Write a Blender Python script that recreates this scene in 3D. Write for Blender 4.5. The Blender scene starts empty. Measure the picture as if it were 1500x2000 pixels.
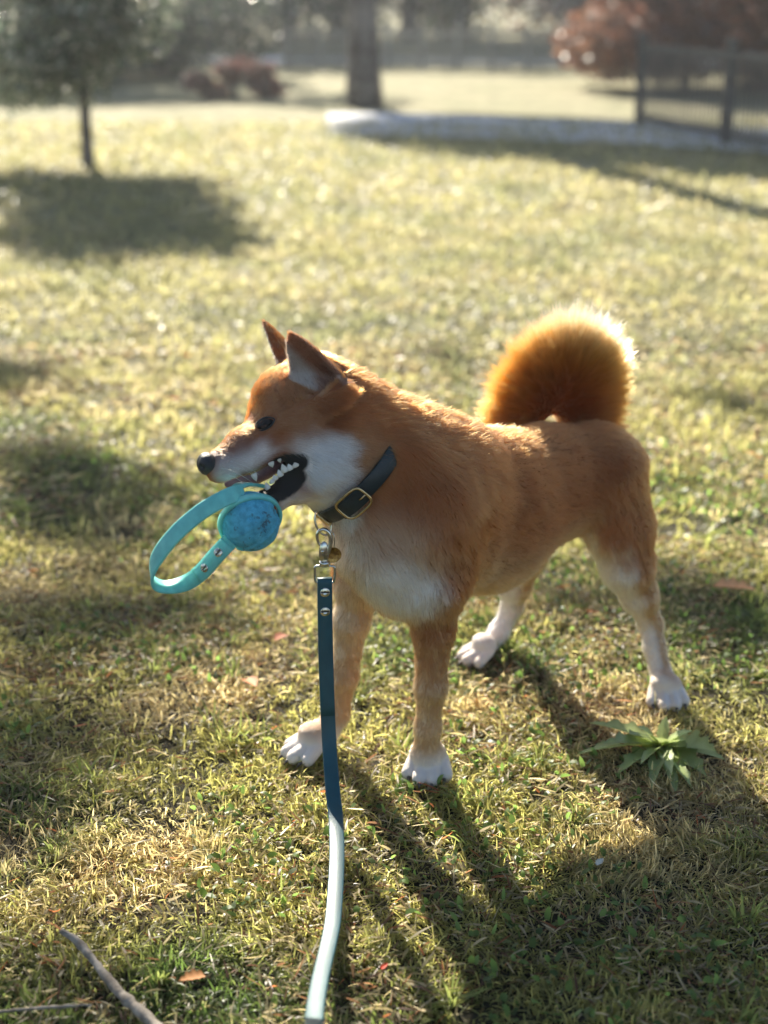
import bpy, math, random
import numpy as np
from mathutils import Vector, Matrix
from mathutils.bvhtree import BVHTree

rng = np.random.default_rng(7)
random.seed(7)
scene = bpy.context.scene

# ------------------------------------------------------------------ camera, sky, sun, exposure
FPX, CAM_H, HZ = 2900.0, 0.78, -20.0          # focal length in 1500x2000 pixels, eye height, horizon row
PITCH = math.atan((1000 - HZ) / FPX)
FW = np.array([0, math.cos(PITCH), -math.sin(PITCH)])
UP = np.array([0, math.sin(PITCH), math.cos(PITCH)])
CAM = np.array([0, 0, CAM_H])


def ray(px, py):
    return FW + np.array([1.0, 0, 0]) * (px - 750) / FPX + UP * (1000 - py) / FPX


def at(px, py, Y):
    d = ray(px, py)
    return CAM + d * (Y / d[1])


def gnd(px, py, z=0.0):
    d = ray(px, py)
    return CAM + d * ((z - CAM_H) / d[2])


def px2m(p):
    return float((np.asarray(p) - CAM) @ FW) / FPX


cam_data = bpy.data.cameras.new('camera')
cam = bpy.data.objects.new('camera', cam_data)
scene.collection.objects.link(cam)
cam.location = CAM
cam.rotation_euler = (math.pi / 2 - PITCH, 0, 0)
cam_data.sensor_fit = 'VERTICAL'
cam_data.sensor_height = 24.0
cam_data.lens = 24.0 * FPX / 2000.0
cam_data.clip_start = 0.05
cam_data.clip_end = 2000
cam_data.dof.use_dof = True
cam_data.dof.focus_distance = 1.41
cam_data.dof.aperture_fstop = cam_data.lens / 1000 / 0.0135
scene.camera = cam

SUN_EL = math.radians(30.5)
sun_h = np.array([-0.285, 0.958])
sun_h /= np.linalg.norm(sun_h)
SUN = np.array([sun_h[0] * math.cos(SUN_EL), sun_h[1] * math.cos(SUN_EL), math.sin(SUN_EL)])

world = bpy.data.worlds.new('World')
scene.world = world
world.use_nodes = True
wn = world.node_tree
bg = wn.nodes['Background']
sky = wn.nodes.new('ShaderNodeTexSky')
sky.sky_type = 'NISHITA'
sky.sun_disc = False
sky.sun_elevation = SUN_EL
sky.sun_rotation = math.atan2(SUN[0], SUN[1])
sky.air_density = 1.0
sky.dust_density = 0.8
sky.ozone_density = 2.0
wn.links.new(sky.outputs[0], bg.inputs[0])
bg.inputs[1].default_value = 0.052

sl = bpy.data.lights.new('sun', 'SUN')
sl.energy = 5.0
sl.angle = math.radians(0.5)
sl.color = (1.0, 0.92, 0.77)
so = bpy.data.objects.new('sun', sl)
so.rotation_euler = Vector(SUN).to_track_quat('Z', 'Y').to_euler()
so.location = (-3, 8, 8)
scene.collection.objects.link(so)

scene.view_settings.view_transform = 'Standard'
scene.view_settings.look = 'None'
scene.view_settings.exposure = 1.75
scene.view_settings.gamma = 1.0
try:
    scene.cycles.use_denoising = True
    scene.cycles.max_bounces = 10
    scene.cycles.transparent_max_bounces = 12
    scene.cycles.sample_clamp_indirect = 6.0
except Exception:
    pass

# ------------------------------------------------------------------ helpers
COL = scene.collection


def link(name, data, parent=None):
    o = bpy.data.objects.new(name, data)
    COL.objects.link(o)
    if parent is not None:
        o.parent = parent
        o.matrix_parent_inverse = Matrix.Translation(parent.location).inverted()
    return o


def tag(o, label=None, cat=None, group=None, kind=None):
    if label: o['label'] = label
    if cat: o['category'] = cat
    if group: o['group'] = group
    if kind: o['kind'] = kind
    return o


def empty(name, loc, label, cat, group=None):
    o = bpy.data.objects.new(name, None)
    COL.objects.link(o)
    o.location = [float(v) for v in loc]
    o.empty_display_size = 0.05
    return tag(o, label, cat, group)


def mesh_np(name, V, Fc, mat=None, parent=None, smooth=True, cols=None):
    """V (n,3), Fc (m,3) or (m,4) arrays -> ONE mesh object in world coordinates"""
    me = bpy.data.meshes.new(name)
    V = np.asarray(V, np.float32)
    Fc = np.asarray(Fc, np.int32)
    m, k = Fc.shape
    me.vertices.add(len(V))
    me.vertices.foreach_set('co', V.ravel())
    me.loops.add(m * k)
    me.loops.foreach_set('vertex_index', Fc.ravel())
    me.polygons.add(m)
    me.polygons.foreach_set('loop_start', np.arange(0, m * k, k, dtype=np.int32))
    me.polygons.foreach_set('loop_total', np.full(m, k, np.int32))
    if smooth:
        me.polygons.foreach_set('use_smooth', np.ones(m, bool))
    me.update(calc_edges=True)
    if cols is not None:
        a = me.color_attributes.new('col', 'FLOAT_COLOR', 'POINT')
        c = np.ones((len(V), 4), np.float32)
        c[:, :3] = cols
        a.data.foreach_set('color', c.ravel())
    if mat: me.materials.append(mat)
    return link(name, me, parent)


def unit(v):
    v = np.asarray(v, float)
    return v / (np.linalg.norm(v, axis=-1, keepdims=True) + 1e-12)


_perm = np.random.default_rng(3).random(4096)


def vnoise(p, s=1.0, seed=0):
    """smooth value noise 0..1 on (n,3) or (n,2) points"""
    p = np.asarray(p, float)
    if p.shape[-1] == 2:
        p = np.concatenate([p, np.zeros(p.shape[:-1] + (1,))], -1)
    q = p / s + 17.3 * seed
    i = np.floor(q).astype(np.int64)
    f = q - i
    f = f * f * (3 - 2 * f)
    r = 0
    for a in (0, 1):
        for b in (0, 1):
            for c in (0, 1):
                h = ((i[..., 0] + a) * 73856093 ^ (i[..., 1] + b) * 19349663 ^ (i[..., 2] + c) * 83492791 ^ (seed * 7919)) & 4095
                w = (f[..., 0] if a else 1 - f[..., 0]) * (f[..., 1] if b else 1 - f[..., 1]) * (f[..., 2] if c else 1 - f[..., 2])
                r = r + _perm[h] * w
    return r


def fbm(p, s, seed=0, o=3):
    r, a, t = 0, 1.0, 0
    for k in range(o):
        r = r + a * vnoise(p, s / 2 ** k, seed + k)
        t += a
        a *= 0.5
    return r / t


def sstep(a, b, x):
    t = np.clip((x - a) / (b - a), 0, 1)
    return t * t * (3 - 2 * t)


def tube(path, radii, n=10, squash=None, cap=True):
    """swept tube -> V, F(quads)"""
    path = np.asarray(path, float)
    m = len(path)
    radii = np.broadcast_to(radii, (m,)) if np.ndim(radii) <= 1 else radii
    T = unit(np.gradient(path, axis=0))
    ref = np.array([0, 0, 1.0]) if abs(T[0][2]) < 0.9 else np.array([1.0, 0, 0])
    N = unit(np.cross(T[0], ref))
    V = []
    for i in range(m):
        N = unit(N - T[i] * (N @ T[i]))
        B = np.cross(T[i], N)
        a = np.linspace(0, 2 * math.pi, n, endpoint=False)
        V.append(path[i] + radii[i] * (np.outer(np.cos(a), N) + np.outer(np.sin(a), B)))
    V = np.concatenate(V)
    Fq = []
    for i in range(m - 1):
        for j in range(n):
            k = (j + 1) % n
            Fq.append((i * n + j, i * n + k, (i + 1) * n + k, (i + 1) * n + j))
    if cap:
        V = np.vstack([V, path[0], path[-1]])
        c0, c1 = len(V) - 2, len(V) - 1
        for j in range(n):
            k = (j + 1) % n
            Fq.append((c0, k, j, j)); Fq.append((c1, (m - 1) * n + j, (m - 1) * n + k, (m - 1) * n + k))
    return V, Fq


def catmull(pts, n=8, closed=False):
    P = [np.asarray(p, float) for p in pts]
    out = []
    m = len(P)
    rngi = range(m if closed else m - 1)
    for i in rngi:
        if closed:
            p0, p1, p2, p3 = P[(i - 1) % m], P[i], P[(i + 1) % m], P[(i + 2) % m]
        else:
            p0, p1, p2, p3 = P[max(i - 1, 0)], P[i], P[i + 1], P[min(i + 2, m - 1)]
        for k in range(n):
            t = k / n
            out.append(0.5 * ((2 * p1) + (-p0 + p2) * t + (2 * p0 - 5 * p1 + 4 * p2 - p3) * t * t + (-p0 + 3 * p1 - 3 * p2 + p3) * t ** 3))
    if not closed: out.append(P[-1])
    return np.array(out)


def poly(name, V, Fq, mat, parent=None, smooth=True, bevel=None):
    """mixed faces (degenerate quads become triangles)"""
    me = bpy.data.meshes.new(name)
    fs = []
    for f in Fq:
        g = []
        for i in f:
            if i not in g: g.append(int(i))
        if len(g) > 2: fs.append(g)
    me.from_pydata([tuple(map(float, v)) for v in V], [], fs)
    if smooth: me.polygons.foreach_set('use_smooth', np.ones(len(fs), bool))
    me.update()
    if mat: me.materials.append(mat)
    o = link(name, me, parent)
    if bevel:
        b = o.modifiers.new('bevel', 'BEVEL'); b.width = bevel; b.segments = 2; b.limit_method = 'ANGLE'
    return o


def joinvf(parts):
    V, Fq, n = [], [], 0
    for v, f in parts:
        V.append(np.asarray(v, float)); Fq += [tuple(i + n for i in q) for q in f]; n += len(v)
    return np.vstack(V), Fq


def boxvf(c, ex, ey, ez):
    c, ex, ey, ez = map(lambda a: np.asarray(a, float), (c, ex, ey, ez))
    V = [c + sx * ex + sy * ey + sz * ez for sz in (-1, 1) for sy in (-1, 1) for sx in (-1, 1)]
    Fq = [(0, 2, 3, 1), (4, 5, 7, 6), (0, 1, 5, 4), (2, 6, 7, 3), (0, 4, 6, 2), (1, 3, 7, 5)]
    return np.array(V), Fq


def material(name):
    m = bpy.data.materials.new(name)
    m.use_nodes = True
    nt = m.node_tree
    nt.nodes.clear()
    out = nt.nodes.new('ShaderNodeOutputMaterial')
    return m, nt, out


def N(nt, t, **kw):
    n = nt.nodes.new(t)
    for k, v in kw.items():
        if k.startswith('i_'):
            n.inputs[k[2:].replace('_', ' ')].default_value = v
        else:
            setattr(n, k, v)
    return n


def simple(name, col, rough=0.6, metal=0.0, col2=None, nscale=60, bump=0.0, bscale=None, spec=0.5, coord='Object'):
    m, nt, out = material(name)
    p = N(nt, 'ShaderNodeBsdfPrincipled')
    p.inputs['Roughness'].default_value = rough
    p.inputs['Metallic'].default_value = metal
    p.inputs['Specular IOR Level'].default_value = spec
    tc = N(nt, 'ShaderNodeTexCoord')
    if col2 is None: col2 = tuple(c * 0.75 for c in col)
    nz = N(nt, 'ShaderNodeTexNoise'); nz.inputs['Scale'].default_value = nscale; nz.inputs['Detail'].default_value = 6
    nt.links.new(tc.outputs[coord], nz.inputs['Vector'])
    r = N(nt, 'ShaderNodeValToRGB')
    r.color_ramp.elements[0].position = 0.36; r.color_ramp.elements[0].color = (*col2, 1)
    r.color_ramp.elements[1].position = 0.64; r.color_ramp.elements[1].color = (*col, 1)
    nt.links.new(nz.outputs[0], r.inputs[0]); nt.links.new(r.outputs[0], p.inputs['Base Color'])
    if bump:
        n2 = N(nt, 'ShaderNodeTexNoise'); n2.inputs['Scale'].default_value = bscale or nscale * 3; n2.inputs['Detail'].default_value = 5
        nt.links.new(tc.outputs[coord], n2.inputs['Vector'])
        b = N(nt, 'ShaderNodeBump'); b.inputs['Strength'].default_value = 1.0; b.inputs['Distance'].default_value = bump
        nt.links.new(n2.outputs[0], b.inputs['Height']); nt.links.new(b.outputs[0], p.inputs['Normal'])
    nt.links.new(p.outputs[0], out.inputs[0])
    return m


def leafy(name, trans=0.45, rough=0.45, spec=0.5, gain=1.0):
    """vertex-coloured thin leaf: diffuse + translucent + gloss"""
    m, nt, out = material(name)
    a = N(nt, 'ShaderNodeAttribute'); a.attribute_name = 'col'
    d = N(nt, 'ShaderNodeBsdfPrincipled'); d.inputs['Roughness'].default_value = rough
    d.inputs['Specular IOR Level'].default_value = spec
    t = N(nt, 'ShaderNodeBsdfTranslucent')
    hs = N(nt, 'ShaderNodeHueSaturation'); hs.inputs['Saturation'].default_value = 1.0; hs.inputs['Value'].default_value = 1.25 * gain
    mx = N(nt, 'ShaderNodeMixShader'); mx.inputs[0].default_value = trans
    nt.links.new(a.outputs['Color'], d.inputs['Base Color'])
    nt.links.new(a.outputs['Color'], hs.inputs['Color'])
    nt.links.new(hs.outputs[0], t.inputs[0])
    nt.links.new(d.outputs[0], mx.inputs[1]); nt.links.new(t.outputs[0], mx.inputs[2])
    nt.links.new(mx.outputs[0], out.inputs[0])
    return m


# ------------------------------------------------------------------ ground
def ground_z(xy):
    xy = np.asarray(xy, float)
    z = (fbm(xy, 0.5, 5, 2) - 0.5) * 0.018 + (vnoise(xy, 0.07, 9) - 0.5) * 0.006
    d = xy[..., 1]
    fade = 1 - sstep(2.5, 6.0, np.abs(d))
    return z * fade - 0.004


def build_ground():
    xs = np.concatenate([-np.geomspace(140, 1.3, 26), np.linspace(-1.2, 1.2, 161), np.geomspace(1.3, 140, 26)])
    ys = np.concatenate([[-30, -15, -6, -2, -0.5, 0.1, 0.5], np.linspace(0.7, 3.2, 200), np.geomspace(3.3, 160, 60)])
    X, Y = np.meshgrid(xs, ys)
    P2 = np.stack([X.ravel(), Y.ravel()], -1)
    V = np.column_stack([P2, ground_z(P2)])
    nx, ny = len(xs), len(ys)
    i = np.arange(ny - 1)[:, None] * nx + np.arange(nx - 1)[None]
    Fc = np.stack([i, i + 1, i + nx + 1, i + nx], -1).reshape(-1, 4)
    m, nt, out = material('lawn_soil')
    p = N(nt, 'ShaderNodeBsdfPrincipled'); p.inputs['Roughness'].default_value = 0.95; p.inputs['Specular IOR Level'].default_value = 0.15
    g = N(nt, 'ShaderNodeNewGeometry')
    sep = N(nt, 'ShaderNodeSeparateXYZ'); nt.links.new(g.outputs['Position'], sep.inputs[0])
    # near: thatch and soil; far: lawn seen at a low angle
    n1 = N(nt, 'ShaderNodeTexNoise'); n1.inputs['Scale'].default_value = 45; n1.inputs['Detail'].default_value = 8
    n2 = N(nt, 'ShaderNodeTexNoise'); n2.inputs['Scale'].default_value = 1.6; n2.inputs['Detail'].default_value = 7
    n3 = N(nt, 'ShaderNodeTexNoise'); n3.inputs['Scale'].default_value = 9; n3.inputs['Detail'].default_value = 8
    for n in (n1, n2, n3): nt.links.new(g.outputs['Position'], n.inputs['Vector'])
    r1 = N(nt, 'ShaderNodeValToRGB')
    r1.color_ramp.elements[0].position = 0.35; r1.color_ramp.elements[0].color = (0.012, 0.012, 0.008, 1)
    r1.color_ramp.elements[1].position = 0.7; r1.color_ramp.elements[1].color = (0.055, 0.045, 0.026, 1)
    nt.links.new(n1.outputs[0], r1.inputs[0])
    r2 = N(nt, 'ShaderNodeValToRGB')
    e = r2.color_ramp.elements
    e[0].position = 0.35; e[0].color = (0.23, 0.225, 0.12, 1)
    e[1].position = 0.62; e[1].color = (0.31, 0.28, 0.17, 1)
    nt.links.new(n2.outputs[0], r2.inputs[0])
    r3 = N(nt, 'ShaderNodeValToRGB')
    r3.color_ramp.elements[0].position = 0.3; r3.color_ramp.elements[0].color = (0.55, 0.55, 0.55, 1)
    r3.color_ramp.elements[1].position = 0.65; r3.color_ramp.elements[1].color = (1.1, 1.1, 1.1, 1)
    nt.links.new(n3.outputs[0], r3.inputs[0])
    mul = N(nt, 'ShaderNodeMix'); mul.data_type = 'RGBA'; mul.blend_type = 'MULTIPLY'; mul.inputs[0].default_value = 1
    nt.links.new(r2.outputs[0], mul.inputs[6]); nt.links.new(r3.outputs[0], mul.inputs[7])
    mr = N(nt, 'ShaderNodeMapRange'); mr.inputs[1].default_value = 1.9; mr.inputs[2].default_value = 4.5
    nt.links.new(sep.outputs['Y'], mr.inputs[0])
    mx = N(nt, 'ShaderNodeMix'); mx.data_type = 'RGBA'
    nt.links.new(mr.outputs[0], mx.inputs[0]); nt.links.new(r1.outputs[0], mx.inputs[6]); nt.links.new(mul.outputs[2], mx.inputs[7])
    nt.links.new(mx.outputs[2], p.inputs['Base Color'])
    b = N(nt, 'ShaderNodeBump'); b.inputs['Distance'].default_value = 0.006; nt.links.new(n1.outputs[0], b.inputs['Height'])
    nt.links.new(b.outputs[0], p.inputs['Normal'])
    nt.links.new(p.outputs[0], out.inputs[0])
    o = mesh_np('ground', V, Fc, m)
    tag(o, kind='structure')


build_ground()

GREEN = np.array([0.065, 0.105, 0.024]); YEL = np.array([0.28, 0.265, 0.085]); STRAW = np.array([0.40, 0.33, 0.17])
BROWN = np.array([0.13, 0.068, 0.035]); PALE = np.array([0.52, 0.44, 0.28])


def blades(xy, L, W, head, lean, curl, col, z0=None, tipcol=None, twist=None):
    """vectorised grass blades: 3 segments ending in a point"""
    n = len(xy)
    z = ground_z(xy) if z0 is None else z0
    root = np.column_stack([xy, z])
    dirh = np.column_stack([np.cos(head), np.sin(head), np.zeros(n)])
    side = np.column_stack([-np.sin(head), np.cos(head), np.zeros(n)])
    if twist is not None:
        side = side + np.column_stack([np.zeros(n), np.zeros(n), np.tan(np.clip(twist, -1.2, 1.2))])
        side = unit(side)
    V = np.zeros((n, 7, 3)); C = np.zeros((n, 7, 3))
    pos = root.copy()
    ang = lean.copy()
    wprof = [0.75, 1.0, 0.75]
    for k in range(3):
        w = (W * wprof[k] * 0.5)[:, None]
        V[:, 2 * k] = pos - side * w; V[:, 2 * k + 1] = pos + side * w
        f = 0.72 + 0.16 * k  # darker at the root: contact shade put into the blade colour
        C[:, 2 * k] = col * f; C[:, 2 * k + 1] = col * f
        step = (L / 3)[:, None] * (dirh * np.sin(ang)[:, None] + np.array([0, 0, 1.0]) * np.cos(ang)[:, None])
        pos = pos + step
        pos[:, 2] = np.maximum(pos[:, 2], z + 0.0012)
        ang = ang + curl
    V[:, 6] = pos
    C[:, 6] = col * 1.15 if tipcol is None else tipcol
    b = np.arange(n)[:, None, None] * 7
    T = np.array([(0, 1, 3), (0, 3, 2), (2, 3, 5), (2, 5, 4), (4, 5, 6)])[None]
    return V.reshape(-1, 3), (b + T).reshape(-1, 3), C.reshape(-1, 3)


def scatter(y0, y1, dens, extra=0.12):
    """roots in the wedge of ground the picture sees, plus a margin"""
    area = 0.27 * (y1 * y1 - y0 * y0) + 2 * extra * (y1 - y0)
    n = int(area * dens)
    out = []
    tot = 0
    while tot < n:
        m = n
        y = rng.uniform(y0, y1, m)
        x = rng.uniform(-1, 1, m) * (0.27 * y1 + extra)
        k = np.abs(x) < 0.27 * y + extra
        out.append(np.column_stack([x[k], y[k]])); tot += k.sum()
    return np.vstack(out)[:n]


def grass_col(xy, rnd):
    n = len(xy)
    a = fbm(xy, 0.35, 21, 3); b = fbm(xy, 0.16, 31, 3); c = vnoise(xy, 0.045, 41)
    g = sstep(0.44, 0.66, a)[:, None]                      # green clumps
    col = YEL * (1 - g) + GREEN * g
    dry = sstep(0.50, 0.70, b + 0.25 * (rnd - 0.5))[:, None]
    col = col * (1 - dry) + STRAW * dry
    br = sstep(0.66, 0.78, fbm(xy, 0.12, 51, 2) * 0.7 + 0.3 * rng.random(n))[:, None]
    col = col * (1 - br) + BROWN * br
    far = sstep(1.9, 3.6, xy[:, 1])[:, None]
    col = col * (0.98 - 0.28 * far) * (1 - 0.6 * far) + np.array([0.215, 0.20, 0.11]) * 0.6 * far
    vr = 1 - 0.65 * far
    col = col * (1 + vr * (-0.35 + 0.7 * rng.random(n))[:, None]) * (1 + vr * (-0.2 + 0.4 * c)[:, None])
    return col


def build_grass():
    Vs, Fs, Cs, n0 = [], [], [], 0

    def put(v, f, c):
        nonlocal n0
        Vs.append(v); Fs.append(f + n0); Cs.append(c); n0 += len(v)
    # near turf: short, leaning every way
    for (y0, y1, d, ls, ws) in ((0.86, 1.45, 150000, 0.70, 0.9), (1.45, 2.1, 95000, 0.75, 1.05), (2.1, 3.2, 22000, 1.25, 1.8),
                                (3.2, 5.5, 6500, 1.6, 3.2), (5.5, 9.5, 1600, 2.0, 6.0)):
        xy = scatter(y0, y1, d)
        tuft = fbm(xy, 0.055, 61, 2)
        keep = rng.random(len(xy)) < 0.35 + 0.9 * sstep(0.3, 0.6, tuft)
        xy = xy[keep]; tuft = tuft[keep]; n = len(xy)
        big = sstep(0.45, 0.7, fbm(xy, 0.3, 71, 2))
        L = (0.010 + 0.017 * rng.random(n) ** 1.3 + 0.012 * big * rng.random(n) + 0.010 * sstep(0.5, 0.75, tuft)) * ls
        W = (0.0011 + 0.0013 * rng.random(n)) * ws
        # neighbours share a heading so tufts read as tufts
        base = vnoise(xy, 0.03, 81) * 12.0
        head = base + rng.normal(0, 1.0, n)
        lean = np.abs(rng.normal(0.85, 0.42, n))
        curl = rng.normal(0.35, 0.22, n)
        rnd = rng.random(n)
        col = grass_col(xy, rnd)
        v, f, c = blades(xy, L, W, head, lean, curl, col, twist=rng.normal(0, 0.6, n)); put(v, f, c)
    # dead thatch lying flat
    for (y0, y1, d, ls) in ((0.86, 2.1, 26000, 1.0), (2.1, 3.4, 7000, 1.7)):
        xy = scatter(y0, y1, d)
        k = fbm(xy, 0.14, 91, 2) + 0.25 * rng.random(len(xy)) > 0.58
        xy = xy[k]; n = len(xy)
        L = (0.008 + 0.019 * rng.random(n) ** 2) * ls; W = (0.0011 + 0.0015 * rng.random(n)) * ls
        mix = rng.random(n)[:, None]
        col = np.where(mix < 0.45, STRAW, np.where(mix < 0.75, PALE, np.where(mix < 0.975, BROWN * 1.6, np.array([0.42, 0.15, 0.06]))))
        v, f, c = blades(xy, L, W, rng.uniform(0, 6.3, n), rng.normal(1.3, 0.16, n), rng.normal(0.1, 0.15, n), col * (0.5 + 0.4 * rng.random(n))[:, None],
                         z0=ground_z(xy) + 0.002 + 0.008 * rng.random(n), twist=rng.normal(0, 0.8, n)); put(v, f, c)
    # taller tufts and single arching blades
    cen = scatter(0.9, 2.4, 60)
    for cxy in cen:
        m = rng.integers(14, 34); r = rng.uniform(0.006, 0.02)
        a = rng.uniform(0, 6.3, m); rr = r * np.sqrt(rng.random(m))
        xy = cxy + np.column_stack([np.cos(a), np.sin(a)]) * rr[:, None]
        L = rng.uniform(0.018, 0.038, m); W = rng.uniform(0.0014, 0.0026, m)
        g = (GREEN * 0.9 + YEL * 0.4) * rng.uniform(0.7, 1.3)
        v, f, c = blades(xy, L, W, a + rng.normal(0, 0.5, m), rng.uniform(0.15, 0.9, m), rng.uniform(0.15, 0.6, m),
                         np.tile(g, (m, 1)) * rng.uniform(0.7, 1.3, (m, 1)), twist=rng.normal(0, 0.4, m)); put(v, f, c)
    # small round clover-like leaflets low in the turf
    xy = scatter(0.88, 2.6, 5200); k = fbm(xy, 0.22, 101, 2) > 0.5; xy = xy[k]; n = len(xy)
    v, f, c = blades(xy, rng.uniform(0.006, 0.013, n), rng.uniform(0.004, 0.007, n), rng.uniform(0, 6.3, n), rng.normal(0.95, 0.3, n), rng.normal(0.2, 0.2, n),
                     (GREEN * 1.3)[None] * rng.uniform(0.6, 1.8, (n, 1)), z0=ground_z(xy) + rng.uniform(0.002, 0.014, n), twist=rng.normal(0, 0.5, n)); put(v, f, c)
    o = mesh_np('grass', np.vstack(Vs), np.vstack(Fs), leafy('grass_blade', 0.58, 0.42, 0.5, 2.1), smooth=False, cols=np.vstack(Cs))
    tag(o, 'short patchy winter grass with dry straw between the green tufts', 'grass', kind='stuff')
    print('grass tris', sum(len(f) for f in Fs))


build_grass()

# ------------------------------------------------------------------ dog: signed distance field -> one continuous body
vox = 0.0022
PR = []          # primitives of the body
BF = unit(np.array([-0.745, -0.667, 0.0]))       # body forward
BL = np.array([-BF[1], BF[0], 0.0]) * 1.0        # to one side
if BL[1] > 0: BL = -BL                            # near side: towards the camera
HF = unit(np.array([-0.90, -0.40, 0.0]))
HL = np.array([-HF[1], HF[0], 0.0]);  HL = -HL if HL[1] > 0 else HL


def rc(a, b, ra, rb, flow, fl, k=0.02, lat=None, sq=1.0, lift=0.3, hair=True):
    """a, b: points; ra, rb: outer radii in metres, fur included"""
    a = np.asarray(a, float); b = np.asarray(b, float)
    ins = fl * 0.32 if hair else 0
    PR.append(dict(t='rc', a=a, b=b, ra=max(ra - ins, 0.004), rb=max(rb - ins, 0.004), k=k, lat=lat, sq=sq, flow=unit(flow), fl=fl, lift=lift))


def pr(px, py, Y, rp):
    p = at(px, py, Y)
    return p, rp * px2m(p)


def seg(A, B, flow, fl, **kw):
    (a, ra), (b, rb) = pr(*A), pr(*B)
    rc(a, b, ra, rb, (b - a) if flow is None else flow, fl, **kw)


BACK = -BF + np.array([0, 0, -0.35])
DOWN = np.array([0, 0.0, -1.0])
# torso
seg((785, 1045, 1.375, 128), (834, 998, 1.410, 181), BACK + 0.5 * DOWN, 0.013, lat=BL, sq=0.80, k=0.03)
seg((834, 998, 1.410, 181), (955, 997, 1.485, 160), BACK, 0.012, lat=BL, sq=0.78, k=0.02)
seg((955, 997, 1.485, 160), (1055, 950, 1.55, 119), BACK, 0.011, lat=BL, sq=0.80, k=0.02)
seg((1055, 950, 1.55, 119), (1150, 930, 1.60, 106), BACK, 0.011, lat=BL, sq=0.88, k=0.02)
# breast
seg((735, 1055, 1.375, 90), (790, 1132, 1.375, 80), DOWN + 0.2 * BF, 0.014, k=0.025)
# neck
seg((665, 830, 1.368, 112), (752, 914, 1.388, 140), BACK + 0.2 * DOWN, 0.015, k=0.03, lat=BL, sq=0.9)
seg((752, 914, 1.388, 140), (814, 966, 1.412, 170), BACK, 0.015, k=0.03, lat=BL, sq=0.86)
seg((800, 900, 1.355, 60), (846, 1010, 1.350, 72), DOWN - 0.3 * BF, 0.012, k=0.02)
# near shoulder + foreleg
seg((850, 985, 1.365, 95), (852, 1130, 1.362, 62), DOWN - 0.3 * BF, 0.014, k=0.03)
seg((852, 1130, 1.362, 62), (847, 1230, 1.368, 42), DOWN - 0.2 * BF, 0.009, k=0.02)
seg((847, 1230, 1.368, 42), (842, 1340, 1.372, 33), DOWN, 0.009, k=0.012, lift=0.16)
seg((842, 1340, 1.372, 33), (836, 1420, 1.375, 27), DOWN, 0.008, k=0.01, lift=0.16)
seg((836, 1420, 1.375, 27), (832, 1475, 1.374, 29), DOWN, 0.006, k=0.01, lift=0.16)
# far shoulder + foreleg
seg((745, 985, 1.445, 90), (708, 1120, 1.435, 58), DOWN, 0.012, k=0.03)
seg((708, 1120, 1.435, 50), (687, 1210, 1.435, 36), DOWN, 0.008, k=0.02)
seg((687, 1210, 1.435, 36), (673, 1320, 1.438, 29), DOWN, 0.008, k=0.012, lift=0.16)
seg((673, 1320, 1.438, 29), (657, 1395, 1.44, 27), DOWN, 0.008, k=0.01, lift=0.16)
seg((657, 1395, 1.44, 27), (630, 1445, 1.435, 29), DOWN, 0.006, k=0.01, lift=0.16)
# near hindleg
seg((1172, 930, 1.585, 100), (1209, 1030, 1.575, 64), DOWN - 0.35 * BF, 0.011, k=0.016)
seg((1209, 1030, 1.575, 64), (1225, 1105, 1.573, 48), DOWN - 0.3 * BF, 0.012, k=0.025)
seg((1225, 1105, 1.573, 48), (1248, 1160, 1.585, 36), DOWN - 0.2 * BF, 0.009, k=0.02)
seg((1248, 1160, 1.585, 36), (1270, 1218, 1.60, 25), DOWN, 0.008, k=0.015, lift=0.16)
seg((1270, 1218, 1.60, 25), (1278, 1262, 1.588, 22), DOWN, 0.008, k=0.01, lift=0.16)
seg((1278, 1262, 1.588, 22), (1294, 1330, 1.568, 26), DOWN, 0.006, k=0.01, lift=0.16)
# far hindleg
seg((1062, 970, 1.655, 70), (1016, 1078, 1.665, 48), DOWN, 0.012, k=0.03)
seg((1016, 1078, 1.665, 48), (1005, 1140, 1.68, 36), DOWN, 0.008, k=0.02)
seg((1005, 1140, 1.68, 32), (1000, 1185, 1.70, 22), DOWN, 0.008, k=0.012, lift=0.16)
seg((1000, 1185, 1.70, 23), (975, 1235, 1.695, 21), DOWN, 0.008, k=0.01, lift=0.16)
seg((975, 1235, 1.695, 21), (950, 1268, 1.685, 22), DOWN, 0.006, k=0.01, lift=0.16)
# skull, forehead, cheeks
TOP = -HF * 1.0 + np.array([0, 0, 0.35])
seg((600, 805, 1.365, 100), (640, 840, 1.372, 112), -HF + np.array([0, 0, -.2]), 0.009, k=0.03)
seg((556, 785, 1.345, 60), (600, 790, 1.36, 92), TOP, 0.005, k=0.03)
seg((560, 850, 1.338, 62), (628, 880, 1.345, 90), -HF + np.array([0, 0, -.45]), 0.012, k=0.025)
seg((618, 905, 1.34, 62), (640, 920, 1.35, 68), -HF + np.array([0, 0, -.9]), 0.015, k=0.025)
# muzzle
seg((528, 856, 1.328, 47), (478, 876, 1.308, 38), HF * -1 + np.array([0, 0, .1]), 0.0042, k=0.022)
seg((478, 876, 1.308, 38), (426, 903, 1.288, 27), HF * -1, 0.0034, k=0.012)
# upper lip (flews)
seg((427, 919, 1.280, 26), (505, 892, 1.306, 24), HF * -1, 0.0034, k=0.012)
NHEAD = len(PR)


# lower jaw
JN = len(PR)
seg((618, 918, 1.345, 44), (574, 952, 1.325, 28), -HF + np.array([0, 0, -.6]), 0.006, k=0.015, lat=HL, sq=1.25)
seg((574, 952, 1.325, 28), (528, 980, 1.308, 24), -HF + np.array([0, 0, -.2]), 0.003, k=0.010, lat=HL, sq=1.15)
seg((528, 980, 1.308, 24), (484, 980, 1.295, 18), -HF, 0.002, k=0.010)

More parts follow.
